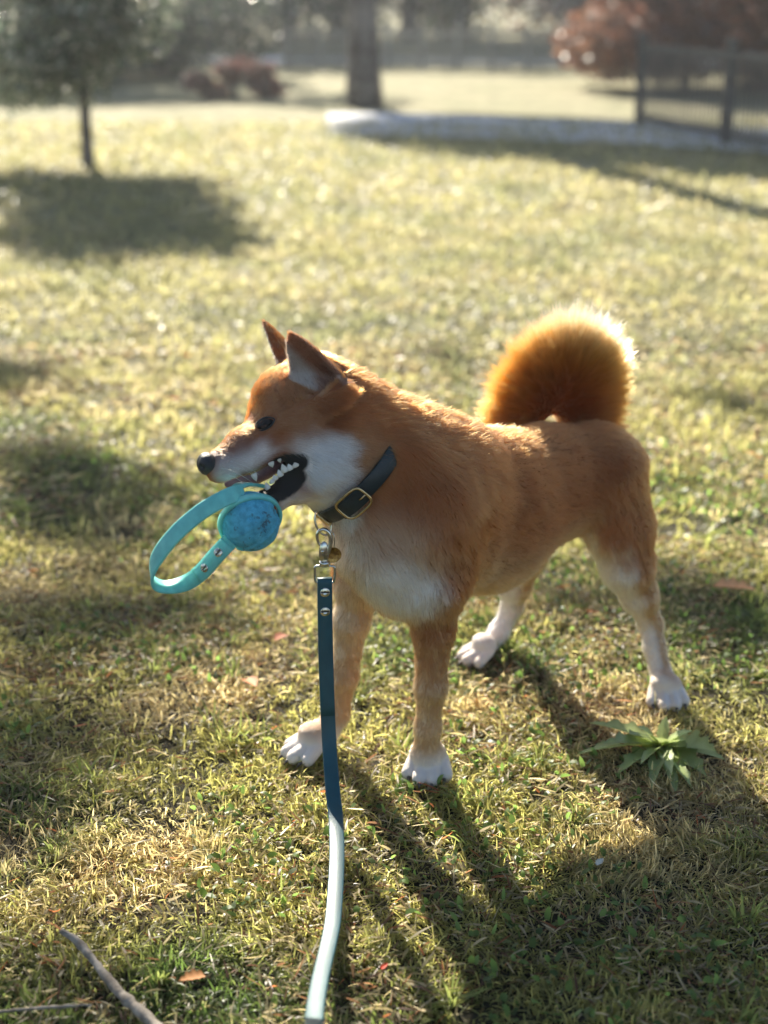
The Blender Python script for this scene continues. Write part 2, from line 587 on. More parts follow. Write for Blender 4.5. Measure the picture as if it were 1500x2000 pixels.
# tail: a fat curl carried over the back
TCEN = at(1092, 812, 1.645)
tail_pts = [(1140, 865, 1.650, 40), (1136, 800, 1.655, 46), (1128, 745, 1.658, 54), (1112, 722, 1.655, 56), (1080, 742, 1.645, 52), (1040, 785, 1.630, 40), (1000, 830, 1.61, 22)]
tail_fill = [(1062, 782, 1.640, 24), (1122, 760, 1.652, 40)]
for A, B in zip(tail_pts[:-1], tail_pts[1:]):
    (a, ra), (b, rb) = pr(*A), pr(*B)
    PR.append(dict(t='rc', a=a, b=b, ra=ra * 0.9, rb=rb * 0.9, k=0.015, lat=None, sq=1, flow=unit(b - a), fl=0.036, lift=1.4, tail=True))


for A, B in [tail_fill]:
    (a, ra), (b, rb) = pr(*A), pr(*B)
    PR.append(dict(t='rc', a=a, b=b, ra=ra, rb=rb, k=0.015, lat=unit(np.array([0, 1.0, 0])), sq=0.6, flow=unit(b - a), fl=0.02, lift=1.0, tail=True))


def paw(cx, cy, z0, yaw_dir, s=1.0):
    f = unit(np.array([yaw_dir[0], yaw_dir[1], 0.0])); l = np.array([-f[1], f[0], 0])
    c = np.array([cx, cy, z0])
    o = c - f * 0.004
    PR.append(dict(t='rc', a=o + np.array([0, 0, 0.022]) * s, b=o + f * 0.006 + np.array([0, 0, 0.014]) * s, ra=0.0150 * s, rb=0.0112 * s, k=0.012, lat=l, sq=1.2, flow=f + DOWN * .5, fl=0.0025, lift=.2))
    for lo, rch, r in ((-0.0172, 0.015, 0.0066), (-0.0060, 0.0245, 0.0072), (0.0060, 0.0245, 0.0072), (0.0172, 0.015, 0.0066)):
        a = o + l * lo * 0.8 * s + np.array([0, 0, 0.018]) * s
        b = o + l * lo * 1.08 * s + f * rch * s + np.array([0, 0, 0.0092]) * s
        PR.append(dict(t='rc', a=a, b=b, ra=r * s, rb=r * 1.02 * s, k=0.0008, lat=None, sq=1, flow=f + DOWN * .4, fl=0.0010, lift=.2, toe=True))
    return c, f, l


PAWS = []
g = gnd(836, 1517); PAWS.append(paw(g[0], g[1], 0.0, (-0.12, -1.0), 1.08))
g = gnd(604, 1480); PAWS.append(paw(g[0], g[1], 0.0, (-0.86, -0.52), 1.08))
g = gnd(1300, 1376); PAWS.append(paw(g[0], g[1], 0.0, (0.02, -1.0), 1.02))
g = gnd(938, 1294); PAWS.append(paw(g[0], g[1], 0.0, (-0.92, -0.38), 1.02))

# bounds and grid
pts = np.array([p['a'] for p in PR] + [p['b'] for p in PR])
lo = pts.min(0) - np.array([0.16, 0.16, 0.06]); hi = pts.max(0) + np.array([0.14, 0.14, 0.16])
dims = np.ceil((hi - lo) / vox).astype(int)
D = np.full(dims, 0.08, np.float32)


def block(mn, mx):
    i0 = np.clip(np.floor((mn - lo) / vox).astype(int), 0, dims - 1); i1 = np.clip(np.ceil((mx - lo) / vox).astype(int) + 1, 1, dims)
    ax = [(lo[d] + vox * np.arange(i0[d], i1[d])).astype(np.float32) for d in range(3)]
    G = np.stack(np.meshgrid(*ax, indexing='ij'), -1)
    return tuple(slice(i0[d], i1[d]) for d in range(3)), G


def d_rc(G, p):
    a, b, ra, rb = p['a'], p['b'], p['ra'], p['rb']
    q = G - a
    ba = b - a
    if p.get('lat') is not None:
        l = np.asarray(p['lat']); s = 1 / p['sq'] - 1
        q = q + (q @ l)[..., None] * l * s; ba = ba + (ba @ l) * l * s
    h = np.clip((q @ ba) / (ba @ ba), 0, 1)
    return np.linalg.norm(q - h[..., None] * ba, axis=-1) - (ra + (rb - ra) * h)


def smin(a, b, k):
    h = np.maximum(k - np.abs(a - b), 0) / k
    return np.minimum(a, b) - h * h * k * 0.25


def add(p):
    m = max(p['ra'], p['rb']) * max(1, p.get('sq', 1)) + p['k'] + 0.008
    sl_, G = block(np.minimum(p['a'], p['b']) - m, np.maximum(p['a'], p['b']) + m)
    D[sl_] = smin(D[sl_], d_rc(G, p), p['k'])


for p in PR[:NHEAD]: add(p)


def ell_block(c, ax, rad, grow):
    R = max(rad) + grow
    sl_, G = block(c - R, c + R)
    q = (G - c) @ np.array(ax).T / np.array(rad)
    n = np.linalg.norm(q, axis=-1)
    return sl_, (n - 1) * min(rad), G


# mouth cavity carved between upper lip and lower jaw
HU = np.array([0, 0, 1.0])
HMID = at(600, 830, 1.362)


def mid(px, py, Y):
    p = at(px, py, Y)
    return p - HL * ((p - HMID) @ HL)


MA, MB = mid(606, 902, 1.303), mid(480, 962, 1.280)
MD = unit(MB - MA); MN = unit(np.cross(MD, HL)); MN = MN if MN[2] > 0 else -MN
MC = (MA + MB) / 2
MOUTH = (MC, (MD, HL, MN), (0.0325, 0.040, 0.0125))
sl_, dm, _ = ell_block(MC, MOUTH[1], MOUTH[2], 0.012)
D[sl_] = -smin(-D[sl_], dm, 0.004)
for p in PR[JN:JN + 3]: add(p)
# slimmer second cut keeps the gap open above the lower teeth
MC2 = (mid(592, 900, 1.303) + mid(488, 950, 1.280)) / 2
sl_, dm, _ = ell_block(MC2 + MN * 0.001, MOUTH[1], (0.0275, 0.038, 0.0085), 0.01)
D[sl_] = -smin(-D[sl_], dm, 0.003)
for p in PR[JN + 3:]: add(p)


# ears
def ear(base, tip, opening, W0, D0, wall, fl=0.003):
    base = np.asarray(base); tip = np.asarray(tip)
    w = tip - base; H = np.linalg.norm(w); w = w / H
    v = opening - w * (opening @ w); v = unit(v); u = np.cross(w, v)
    base2 = base - w * 0.012; H2 = H + 0.012
    c = (base2 + tip) / 2; R = H2 / 2 + W0 + 0.01
    sl_, G = block(c - R, c + R)
    q = G - base2
    t = (q @ w) / H2; uu = q @ u; vv = q @ v
    tc = np.clip(t, 0, 0.985)
    prof = np.power(np.clip(1 - tc, 0, 1), 0.60) * (1 - 0.10 * np.exp(-(tc / 0.15) ** 2))
    Wt = W0 * prof + 0.0014; Dt = D0 * np.power(1 - tc, 0.9) + 0.0018
    n = np.sqrt((uu / Wt) ** 2 + (vv / Dt) ** 2)
    outer = (n - 1) * np.minimum(Wt, Dt)
    endc = np.maximum(t - 1, -t) * H2
    outer = np.maximum(outer, endc)
    Wi = np.maximum(Wt - wall, 1e-4); Di = np.maximum(Dt - wall, 1e-4)
    n2 = np.sqrt((uu / Wi) ** 2 + (vv / Di) ** 2)
    inner = (n2 - 1) * np.minimum(Wi, Di)
    inner = np.minimum(inner, 0.05 * Dt - vv)
    inner = np.maximum(inner, (0.22 + 0.1 * (uu / W0) ** 2 - t) * H2)
    d = -smin(-outer, inner, 0.0015)
    D[sl_] = smin(D[sl_], d, 0.008)
    return dict(base=base2, w=w, u=u, v=v, H=H2, W0=W0, D0=D0)


EARS = [ear(at(634, 770, 1.325), at(564, 650, 1.318), unit(HF * 0.85 + HL * 0.80), 0.0300, 0.0200, 0.0036),
        ear(at(568, 728, 1.405), at(512, 626, 1.408), unit(HF * 0.85 - HL * 0.70), 0.0225, 0.0180, 0.0036)]

# eye sockets: a shallow hollow each side
EYE_N = at(517, 829, 1.292)


def mirror_h(p, c=None):
    c = at(600, 830, 1.362) if c is None else c
    d = (np.asarray(p) - c) @ HL
    return np.asarray(p) - 2 * d * HL


# ground clip
sl_, G = block(np.array([lo[0], lo[1], lo[2]]), np.array([hi[0], hi[1], 0.03]))
D[sl_] = np.maximum(D[sl_], -(G[..., 2] + 0.004))


def surface_nets(D):
    """dual mesh of the zero level of D"""
    nx, ny, nz = D.shape
    s = D < 0
    c = s[:-1, :-1, :-1].astype(np.int8)
    c = c + s[1:, :-1, :-1] + s[:-1, 1:, :-1] + s[:-1, :-1, 1:] + s[1:, 1:, :-1] + s[1:, :-1, 1:] + s[:-1, 1:, 1:] + s[1:, 1:, 1:]
    act = (c > 0) & (c < 8)
    idx = np.argwhere(act)
    vid = np.full(act.shape, -1, np.int64); vid[tuple(idx.T)] = np.arange(len(idx))
    acc = np.zeros((len(idx), 3)); cnt = np.zeros(len(idx))
    corners = [(a, b, c_) for a in (0, 1) for b in (0, 1) for c_ in (0, 1)]
    vals = {k: D[idx[:, 0] + k[0], idx[:, 1] + k[1], idx[:, 2] + k[2]] for k in corners}
    for i, a in enumerate(corners):
        for b in corners[i + 1:]:
            df = np.abs(np.subtract(a, b))
            if df.sum() != 1: continue
            va, vb = vals[a], vals[b]
            m = (va < 0) != (vb < 0)
            t = np.where(m, va / np.where(m, va - vb, 1), 0)
            acc[m] += (np.array(a) + (np.subtract(b, a))[None] * t[:, None])[m]; cnt[m] += 1
    V = idx + acc / cnt[:, None]
    quads = []
    for d in range(3):
        e1, e2 = [k for k in range(3) if k != d]
        sl0 = [slice(1, -1)] * 3; sl0[d] = slice(0, -1)
        sl1 = list(sl0); sl1[d] = slice(1, None)
        A = s[tuple(sl0)]; B = s[tuple(sl1)]
        cr = np.argwhere(A != B)
        o = np.ones(3, int); o[d] = 0
        base = cr + o
        flip = A[tuple(cr.T)]
        def g_(s1, s2):
            q = base.copy(); q[:, e1] -= s1; q[:, e2] -= s2
            return vid[tuple(q.T)]
        q = np.stack([g_(0, 0), g_(1, 0), g_(1, 1), g_(0, 1)], -1)
        if d == 1: flip = ~flip
        q[flip] = q[flip][:, ::-1]
        quads.append(q)
    Q = np.vstack(quads)
    Q = Q[(Q >= 0).all(1)][:, ::-1]
    return V, Q


V, Q = surface_nets(D)
V = lo + V * vox
# keep the largest shell only, relax a little
nb = [[] for _ in range(1)]
e = np.vstack([Q[:, [0, 1]], Q[:, [1, 2]], Q[:, [2, 3]], Q[:, [3, 0]]])
lab = np.arange(len(V))
for _ in range(400):
    new = lab.copy()
    np.minimum.at(new, e[:, 0], lab[e[:, 1]]); np.minimum.at(new, e[:, 1], lab[e[:, 0]])
    new = new[new]
    if (new == lab).all(): break
    lab = new
cs, cn = np.unique(lab, return_counts=True)
main = cs[cn.argmax()]
print('shells', len(cs), 'verts', len(V), 'main', cn.max())
keepv = lab == main
remap = np.cumsum(keepv) - 1
Q = remap[Q[keepv[Q].all(1)]]
V = V[keepv]
e = np.vstack([Q[:, [0, 1]], Q[:, [1, 2]], Q[:, [2, 3]], Q[:, [3, 0]]])
deg = np.bincount(e.ravel(), minlength=len(V)).astype(float)
for lam in (0.5, -0.3, 0.5, -0.3):
    sm = np.stack([np.bincount(e[:, 0], V[e[:, 1], k], len(V)) + np.bincount(e[:, 1], V[e[:, 0], k], len(V)) for k in range(3)], -1) / deg[:, None]
    V = V + lam * (sm - V)

# ------------------------------------------------------------------ coat colours (real markings, not shading)
TAN = np.array([0.27, 0.076, 0.015]); RED = np.array([0.19, 0.044, 0.008]); CREAM = np.array([0.74, 0.60, 0.43])
WHITE = np.array([0.88, 0.86, 0.82]); BLACK = np.array([0.012, 0.012, 0.014]); GREY = np.array([0.30, 0.25, 0.22])


def ballm(p, c, r, soft):
    c = np.asarray(c)
    return 1 - sstep(r - soft, r + soft, np.linalg.norm(p - c, axis=-1))


HC = at(600, 830, 1.362)


def headm(p, px, py, Y, r, soft):
    c = at(px, py, Y)
    q = p.copy(); d = (q - HC) @ HL
    q = q + np.where(d < 0, -2 * d, 0)[:, None] * HL
    c = c if (c - HC) @ HL > 0 else c - 2 * ((c - HC) @ HL) * HL
    return 1 - sstep(r - soft, r + soft, np.linalg.norm(q - c, axis=-1))


def coat(p, nrm):
    n = len(p)
    wob = (fbm(p, 0.02, 5, 2) - 0.5)[:, None]
    pp = p + wob * 0.012
    col = np.tile(TAN, (n, 1))
    # redder saddle, paler flanks and legs
    sad = np.clip(nrm[:, 2] * 0.7 + 0.3, 0, 1)[:, None]
    col = col * (1 - 0.45 * sad) + RED * 0.45 * sad
    streak = fbm(p * np.array([1, 1, 2.2]), 0.045, 77, 2)[:, None]
    col = col * (0.66 + 0.68 * streak)

    def mix(m, c):
        nonlocal col
        m = np.clip(m, 0, 1)[:, None]
        col = col * (1 - m) + np.asarray(c) * m
    lat = (p - at(1000, 980, 1.50)) @ BL
    # belly, brisket
    mix(0.35 * (1 - sstep(-0.75, 0.0, nrm[:, 2])) * (p[:, 2] > 0.12) * (1 - sstep(0.25, 0.30, p[:, 2])), CREAM * np.array([1, .82, .6]))
    # chest front white bib
    bib = np.maximum(ballm(pp, at(768, 1172, 1.32), 0.037, 0.020), ballm(pp, at(800, 1170, 1.32), 0.030, 0.016))
    mix(bib, WHITE)
    mix(0.4 * ballm(pp, at(655, 1060, 1.34), 0.030, 0.018), CREAM)
    mix(0.35 * ballm(pp, at(750, 1090, 1.33), 0.05, 0.03), CREAM)
    # legs fade paler to white feet
    legz = 1 - sstep(0.06, 0.20, p[:, 2])
    mix(0.75 * legz, CREAM * np.array([0.92, .72, .50]))
    mix((1 - sstep(0.018, 0.045, p[:, 2])) * 0.95, WHITE)
    # far foreleg: cream inner side
    mix(0.6 * ballm(pp, at(665, 1230, 1.40), 0.05, 0.02), CREAM * np.array([1, .85, .65]))
    # inner thigh and shank of the hind legs
    inner = sstep(0.0, 0.6, nrm @ unit(BF * 0.9 - BL * 0.2))
    mix(inner * (1 - sstep(0.15, 0.215, p[:, 2] + wob[:, 0] * 0.06)) * sstep(1.5, 1.53, p[:, 1]) * 0.95, WHITE * np.array([1, .93, .82]))
    mix(0.8 * ballm(pp, at(975, 1250, 1.68), 0.05, 0.02), WHITE)
    # head
    mix(0.55 * headm(pp, 560, 795, 1.30, 0.034, 0.016), np.array([0.34, 0.175, 0.085]))
    mix(0.5 * headm(pp, 690, 900, 1.31, 0.032, 0.016), np.array([0.34, 0.165, 0.070]))
    mix(0.5 * headm(pp, 645, 805, 1.31, 0.018, 0.009), RED * 0.5)
    mix(0.6 * headm(pp, 665, 745, 1.33, 0.022, 0.012), RED * 0.45)
    mix(headm(pp, 634, 925, 1.285, 0.034, 0.012), WHITE)
    mix(headm(pp, 592, 884, 1.285, 0.020, 0.010), WHITE)
    mix(headm(pp, 556, 872, 1.285, 0.015, 0.008), WHITE)
    mix(headm(pp, 530, 880, 1.285, 0.016, 0.007), WHITE)
    mix(headm(pp, 495, 905, 1.275, 0.017, 0.008), WHITE * .95)
    mix(headm(pp, 455, 925, 1.265, 0.017, 0.008), WHITE * .78)
    mix(0.9 * ballm(pp, at(636, 980, 1.33), 0.026, 0.010), WHITE * np.array([1, .95, .85]))
    mix(0.9 * headm(pp, 575, 990, 1.30, 0.014, 0.006), WHITE * np.array([.95, .88, .78]))
    mix(0.45 * headm(pp, 428, 900, 1.268, 0.016, 0.008), GREY)
    mix(0.45 * headm(pp, 470, 868, 1.278, 0.017, 0.010), GREY * .8)
    mix(0.8 * headm(pp, 547, 858, 1.30, 0.009, 0.005), TAN)
    mix(0.8 * headm(pp, 528, 806, 1.293, 0.0075, 0.004), CREAM)
    mix(0.7 * headm(pp, 506, 806, 1.293, 0.0055, 0.003), GREY * .35)
    # skin black round the mouth
    q = (p - MC) @ np.array(MOUTH[1]).T / (np.array(MOUTH[2]) * np.array([1.12, 1.4, 1.20]))
    mo = np.linalg.norm(q, axis=-1)
    lip = 1 - sstep(0.98, 1.08, mo)
    mix(lip, BLACK)
    jaw = np.minimum.reduce([d_rc(p, PR[JN]), d_rc(p, PR[JN + 1]), d_rc(p, PR[JN + 2])])
    jd = unit(mid(540, 990, 1.288) - mid(604, 936, 1.303)); jn = np.cross(jd, HL); jn = jn if jn[2] > 0 else -jn
    jm = (jaw < 0.004) & ((p - mid(618, 915, 1.303)) @ jd > 0.0) & ((p - mid(572, 968, 1.295)) @ jn > 0.0)
    mix(jm * 1.0, BLACK)
    # tail underside
    for pp_ in EARS:
        t = (p - pp_['base']) @ pp_['w'] / pp_['H']; u = np.abs((p - pp_['base']) @ pp_['u']); vv = (p - pp_['base']) @ pp_['v']
        cup = np.sqrt(((p - pp_['base']) @ pp_['u'] / (pp_['W0'] * np.clip(1 - t, 0, 1) ** .60 + .0004)) ** 2 + (vv / (pp_['D0'] * np.clip(1 - t, 0, 1) ** .9 + .0006)) ** 2)
        inn = (t > 0.2) & (t < 1.0) & (cup < 1.12) & (vv < pp_['D0'] * .3) & (nrm @ pp_['v'] > 0.05)
        bu = (p - pp_['base']) @ pp_['u'] / pp_['W0'] * (1.0 if pp_['u'] @ HF < 0 else -1.0)
        inn = inn * (1 - 0.8 * sstep(-0.25, 0.10, bu + (t - 0.3) * 0.3))
        mix(inn * 0.9, np.array([0.46, 0.42, 0.38]))
        bk = (t > 0.25) & (t < 1.05) & (u < pp_['W0'] * 1.2) & (np.abs(vv) < 0.03) & (inn < 0.1)
        mix(bk * 0.35, RED * .6)
    q = p - mid(548, 936, 1.292)
    el = np.sqrt(((q @ jd) / 0.0325) ** 2 + ((q @ jn) / 0.0148) ** 2)
    blk = 1 - sstep(0.94, 1.04, el)
    q2 = p - mid(566, 952, 1.295)
    blk = np.maximum(blk, 1 - sstep(0.92, 1.06, np.sqrt(((q2 @ jd) / 0.0205) ** 2 + ((q2 @ jn) / 0.0125) ** 2)))
    mix(blk, BLACK)
    bald = np.maximum(np.maximum(lip, jm * 1.0), blk)
    return col, bald


skin_m, nt, out = material('dog_skin')
a = N(nt, 'ShaderNodeAttribute'); a.attribute_name = 'col'
pb = N(nt, 'ShaderNodeBsdfPrincipled'); pb.inputs['Roughness'].default_value = 0.55; pb.inputs['Specular IOR Level'].default_value = 0.35
nt.links.new(a.outputs['Color'], pb.inputs['Base Color'])
nz = N(nt, 'ShaderNodeTexNoise'); nz.inputs['Scale'].default_value = 900
bp = N(nt, 'ShaderNodeBump'); bp.inputs['Distance'].default_value = 0.0006; nt.links.new(nz.outputs[0], bp.inputs['Height']); nt.links.new(bp.outputs[0], pb.inputs['Normal'])
nt.links.new(pb.outputs[0], out.inputs[0])

dog = empty('dog', (0.10, 1.50, 0.0), 'standing red and white dog with curled bushy tail holding a ball toy by its strap', 'dog')
T3 = np.vstack([Q[:, [0, 1, 2]], Q[:, [0, 2, 3]]])
fn = np.cross(V[T3[:, 1]] - V[T3[:, 0]], V[T3[:, 2]] - V[T3[:, 0]])
# outward check
if (fn * (V[T3[:, 0]] - V.mean(0))).sum() < 0:
    Q = Q[:, ::-1]; T3 = T3[:, ::-1]; fn = -fn
area = np.linalg.norm(fn, axis=1) / 2
VN = np.zeros_like(V)
for k in range(3):
    for d in range(3): VN[:, d] += np.bincount(T3[:, k], fn[:, d], len(V))
VN = unit(VN)
ccol, bald = coat(V, VN)
body = mesh_np('body', V, Q, skin_m, dog, cols=np.clip(ccol * np.array([.9, .82, .78]), 0, 1))
bvh = BVHTree.FromPolygons([Vector(v) for v in V], T3.tolist())


def hit(px, py, off=0.0):
    d = unit(ray(px, py))
    r = bvh.ray_cast(Vector(CAM), Vector(d))
    if r[0] is None: return None, None
    return np.array(r[0]) - d * off, np.array(r[1])


# ------------------------------------------------------------------ fur
fur_m, nt, out = material('dog_fur')
a = N(nt, 'ShaderNodeAttribute'); a.attribute_name = 'hair_col'
a2 = N(nt, 'ShaderNodeAttribute'); a2.attribute_name = 'tip_col'
hi_ = N(nt, 'ShaderNodeHairInfo')
mxc = N(nt, 'ShaderNodeMix'); mxc.data_type = 'RGBA'
pw = N(nt, 'ShaderNodeMath'); pw.operation = 'POWER'; pw.inputs[1].default_value = 2.4
nt.links.new(hi_.outputs['Intercept'], pw.inputs[0]); nt.links.new(pw.outputs[0], mxc.inputs[0]); nt.links.new(a.outputs['Color'], mxc.inputs[6]); nt.links.new(a2.outputs['Color'], mxc.inputs[7])
ph = N(nt, 'ShaderNodeBsdfHairPrincipled')
ph.model = 'CHIANG'
ph.parametrization = 'COLOR'
nt.links.new(mxc.outputs[2], ph.inputs['Color'])
ph.inputs['Roughness'].default_value = 0.33
ph.inputs['Radial Roughness'].default_value = 0.7
ph.inputs['Coat'].default_value = 0.0
ph.inputs['Random Roughness'].default_value = 0.2
nt.links.new(ph.outputs[0], out.inputs[0])


def flow_at(p):
    ds = np.stack([d_rc(p, q) for q in PR], -1)
    w = np.exp(-np.clip(ds - ds.min(-1, keepdims=True), 0, 0.1) / 0.006)
    w /= w.sum(-1, keepdims=True)
    fl = w @ np.array([q['flow'] for q in PR]); L = w @ np.array([q['fl'] for q in PR]); li = w @ np.array([q['lift'] for q in PR])
    tl = w @ np.array([1.0 if q.get('tail') else 0.0 for q in PR])
    return fl, L, li, tl


def make_fur(NH=480000):
    # density: more on long-furred and visible areas
    cen = V[T3].mean(1)
    vis = 1.0 - 0.55 * (unit(fn) @ unit(np.array([0.2, 1.0, 0])) > 0.3)
    tcen = np.linalg.norm(cen - at(1090, 745, 1.64), axis=1) < 0.09
    headc = np.linalg.norm(cen - at(560, 830, 1.33), axis=1) < 0.11
    wgt = area * vis * np.where(tcen, 1.5, 1.0) * np.where(headc, 2.2, 1.0)
    fi = rng.choice(len(T3), NH, p=wgt / wgt.sum())
    r1, r2 = np.sqrt(rng.random(NH)), rng.random(NH)
    w = np.stack([1 - r1, r1 * (1 - r2), r1 * r2], -1)
    root = (V[T3[fi]] * w[..., None]).sum(1)
    nr = unit((VN[T3[fi]] * w[..., None]).sum(1))
    col, bd = coat(root, nr)
    keep = (bd < 0.4) & (root[:, 2] > 0.002)
    # no hair on eyes, nose
    for c, r in EXCL: keep &= np.linalg.norm(root - c, axis=1) > r
    keep &= ~((np.linalg.norm((root - MC) @ np.array(MOUTH[1]).T / np.array([0.0325, 0.05, 0.0125]), axis=1)) < 1)
    root, nr, col = root[keep], nr[keep], col[keep]
    n = len(root)
    fl, L, li, tl = flow_at(root)
    # ears: short fur running to the tip, soft fringe at the opening
    for E_ in EARS:
        t = (root - E_['base']) @ E_['w'] / E_['H']
        rad = np.linalg.norm(root - E_['base'] - ((root - E_['base']) @ E_['w'])[:, None] * E_['w'], axis=1)
        m = (t > 0.22) & (t < 1.1) & (rad < 0.035)
        fl[m] = E_['w']; L[m] = 0.0048; li[m] = 0.38
        m2 = m & (nr @ E_['v'] > 0.3) & (t < 0.45); L[m2] = 0.007; li[m2] = 0.35
    # tail: fur stands off the curl, longest on the outside
    tm = tl > 0.5
    rad = unit(root - TCEN)
    rd = np.linalg.norm(root - TCEN, axis=1)
    outw = np.where(tm, sstep(0.030, 0.078, rd) * np.clip(0.35 + 0.65 * (nr * rad).sum(1), 0, 1), 0)
    frac = np.where(tm, sstep(0.025, 0.070, rd), 0)
    edge = np.clip((nr * rad).sum(1), 0, 1)
    L = np.where(tm, 0.010 + 0.012 * frac + 0.019 * outw * edge, L)
    fl = np.where(tm[:, None], fl * 0.45 + rad * 0.9, fl)
    # back of thighs
    tanv = fl - (fl * nr).sum(1)[:, None] * nr
    tanv = unit(tanv)
    noise = np.stack([fbm(root, 0.012, s, 2) - 0.5 for s in (201, 202, 203)], -1)
    noise2 = np.stack([vnoise(root, 0.0045, s) - 0.5 for s in (211, 212, 213)], -1)
    rnd = rng.normal(0, 1, (n, 3))
    tn = tanv + noise * 0.30 + noise2 * 0.28 + rnd * 0.12
    L = L * (0.65 + 0.55 * rng.random(n)) * np.where(tm, 0.75 + 0.5 * vnoise(root, 0.004, 231), 1)
    lif = np.where(tm, 0.30 + 0.5 * edge, li * (0.8 + 0.5 * rng.random(n)))
    K = 5 if False else 4
    P = np.zeros((n, K, 3))
    s = np.linspace(0, 1, K)
    tdir = np.where(tm[:, None], unit(tn * 0.15 + rad * 1.0) + noise2 * 0.6, tn)
    d0 = unit(tdir + nr * lif[:, None])
    bend = np.where(tm, 0.10, 0.35)[:, None]
    for k in range(K):
        dd = d0 * s[k] - nr * lif[:, None] * bend * 0.5 * s[k] ** 2 + noise2 * 0.12 * s[k] ** 2
        P[:, k] = root - nr * 0.0006 + dd * L[:, None]
    # colour: lighter root/undercoat, sun highlight put into upward tips on the back, cream tips on the tail rim
    tip = col * 1.15
    sun_tip = (sstep(0.50, 0.90, nr[:, 2]) * (rng.random(n) < 0.6) * (root[:, 2] > 0.2) * ~tm)[:, None]
    tip = tip * (1 - 0.42 * sun_tip) + np.array([0.76, 0.40, 0.15]) * 0.42 * sun_tip
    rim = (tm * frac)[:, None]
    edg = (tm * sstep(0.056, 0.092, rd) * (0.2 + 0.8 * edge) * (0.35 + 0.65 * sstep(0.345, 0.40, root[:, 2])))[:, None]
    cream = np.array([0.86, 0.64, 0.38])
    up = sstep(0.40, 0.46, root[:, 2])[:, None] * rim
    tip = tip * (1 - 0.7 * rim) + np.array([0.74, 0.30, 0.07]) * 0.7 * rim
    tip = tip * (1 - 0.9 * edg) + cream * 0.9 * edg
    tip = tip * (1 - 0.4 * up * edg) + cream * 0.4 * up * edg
    col = col * (1 - 0.6 * rim) + np.array([0.60, 0.20, 0.035]) * 0.6 * rim  # sunlit glow through the fur put into the tail's orange
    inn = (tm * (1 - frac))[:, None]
    col = col * (1 - 0.45 * inn) + np.array([0.16, 0.08, 0.04]) * 0.45 * inn  # inside of the curl darkened: its shade put into the hair colour
    dk = (~tm) & (rng.random(n) < 0.05) & (col[:, 0] < 0.6) & (root[:, 2] > 0.25) & (L > 0.007)
    tip[dk] *= 0.45
    jit = (0.82 + 0.36 * rng.random(n))[:, None]
    col = np.clip(col * jit, 0.005, 0.93); tip = np.clip(tip * jit, 0.005, 0.95)
    hc = bpy.data.hair_curves.new('fur')
    hc.add_curves([K] * n)
    hc.attributes['position'].data.foreach_set('vector', P.astype(np.float32).ravel())
    R = np.zeros((n, K), np.float32)
    base = np.clip(0.00012 + L * 0.0045, 0, 0.00026)
    for k in range(K): R[:, k] = base * (1 - 0.8 * s[k] ** 1.5)
    ra = hc.attributes.get('radius') or hc.attributes.new('radius', 'FLOAT', 'POINT')
    ra.data.foreach_set('value', R.ravel())
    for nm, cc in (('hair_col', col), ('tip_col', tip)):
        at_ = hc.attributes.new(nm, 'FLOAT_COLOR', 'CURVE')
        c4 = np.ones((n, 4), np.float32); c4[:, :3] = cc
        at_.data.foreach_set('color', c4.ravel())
    hc.materials.append(fur_m)
    o = link('fur', hc, dog)
    print('hairs', n)
    return o


# nose, eyes, teeth, tongue -------------------------------------------------------------
black_wet = simple('nose_leather', (0.022, 0.023, 0.026), 0.38, col2=(0.012, 0.012, 0.014), nscale=400, bump=0.0006, bscale=1500)
EXCL = []


def ico(c, ax, rad, n=24, m=16):
    c = np.asarray(c, float)
    V_, F_ = [], []
    for i in range(m + 1):
        th = math.pi * i / m
        for j in range(n):
            ph_ = 2 * math.pi * j / n
            V_.append([math.sin(th) * math.cos(ph_), math.sin(th) * math.sin(ph_), math.cos(th)])
    for i in range(m):
        for j in range(n):
            F_.append((i * n + j, i * n + (j + 1) % n, (i + 1) * n + (j + 1) % n, (i + 1) * n + j))
    V_ = np.array(V_) * np.array(rad)
    return c + V_ @ np.array(ax), F_


NC = at(404, 906, 1.278)
nax = (HF, HL, HU)
v, f = ico(NC, nax, (0.0090, 0.0110, 0.0105), 40, 28)
q = (v - NC) @ np.array(nax).T
# pad shape: flat front, nostril pits each side, narrower below
q[:, 1] *= 1 - 0.35 * sstep(0.0, -0.012, q[:, 2])
for sgn in (-1, 1):
    dn = np.linalg.norm((q - np.array([0.0075, sgn * 0.0065, -0.0005])) / np.array([1, .7, .8]), axis=1)
    q[:, 0] -= 0.0042 * (1 - sstep(0.0008, 0.0042, dn))
q[:, 0] -= 0.0012 * (1 - sstep(0.0, 0.0012, np.abs(q[:, 1]))) * (q[:, 0] > 0)
v = NC + q @ np.array(nax)
poly('nose', v, f, black_wet, dog)
EXCL.append((NC, 0.0125))

eye_m = simple('eye_dark', (0.010, 0.008, 0.007), 0.16, col2=(0.004, 0.004, 0.004), nscale=300, spec=0.22)


iris_m = simple('iris_brown', (0.07, 0.028, 0.010), 0.12, col2=(0.035, 0.014, 0.006), nscale=900, spec=0.4)


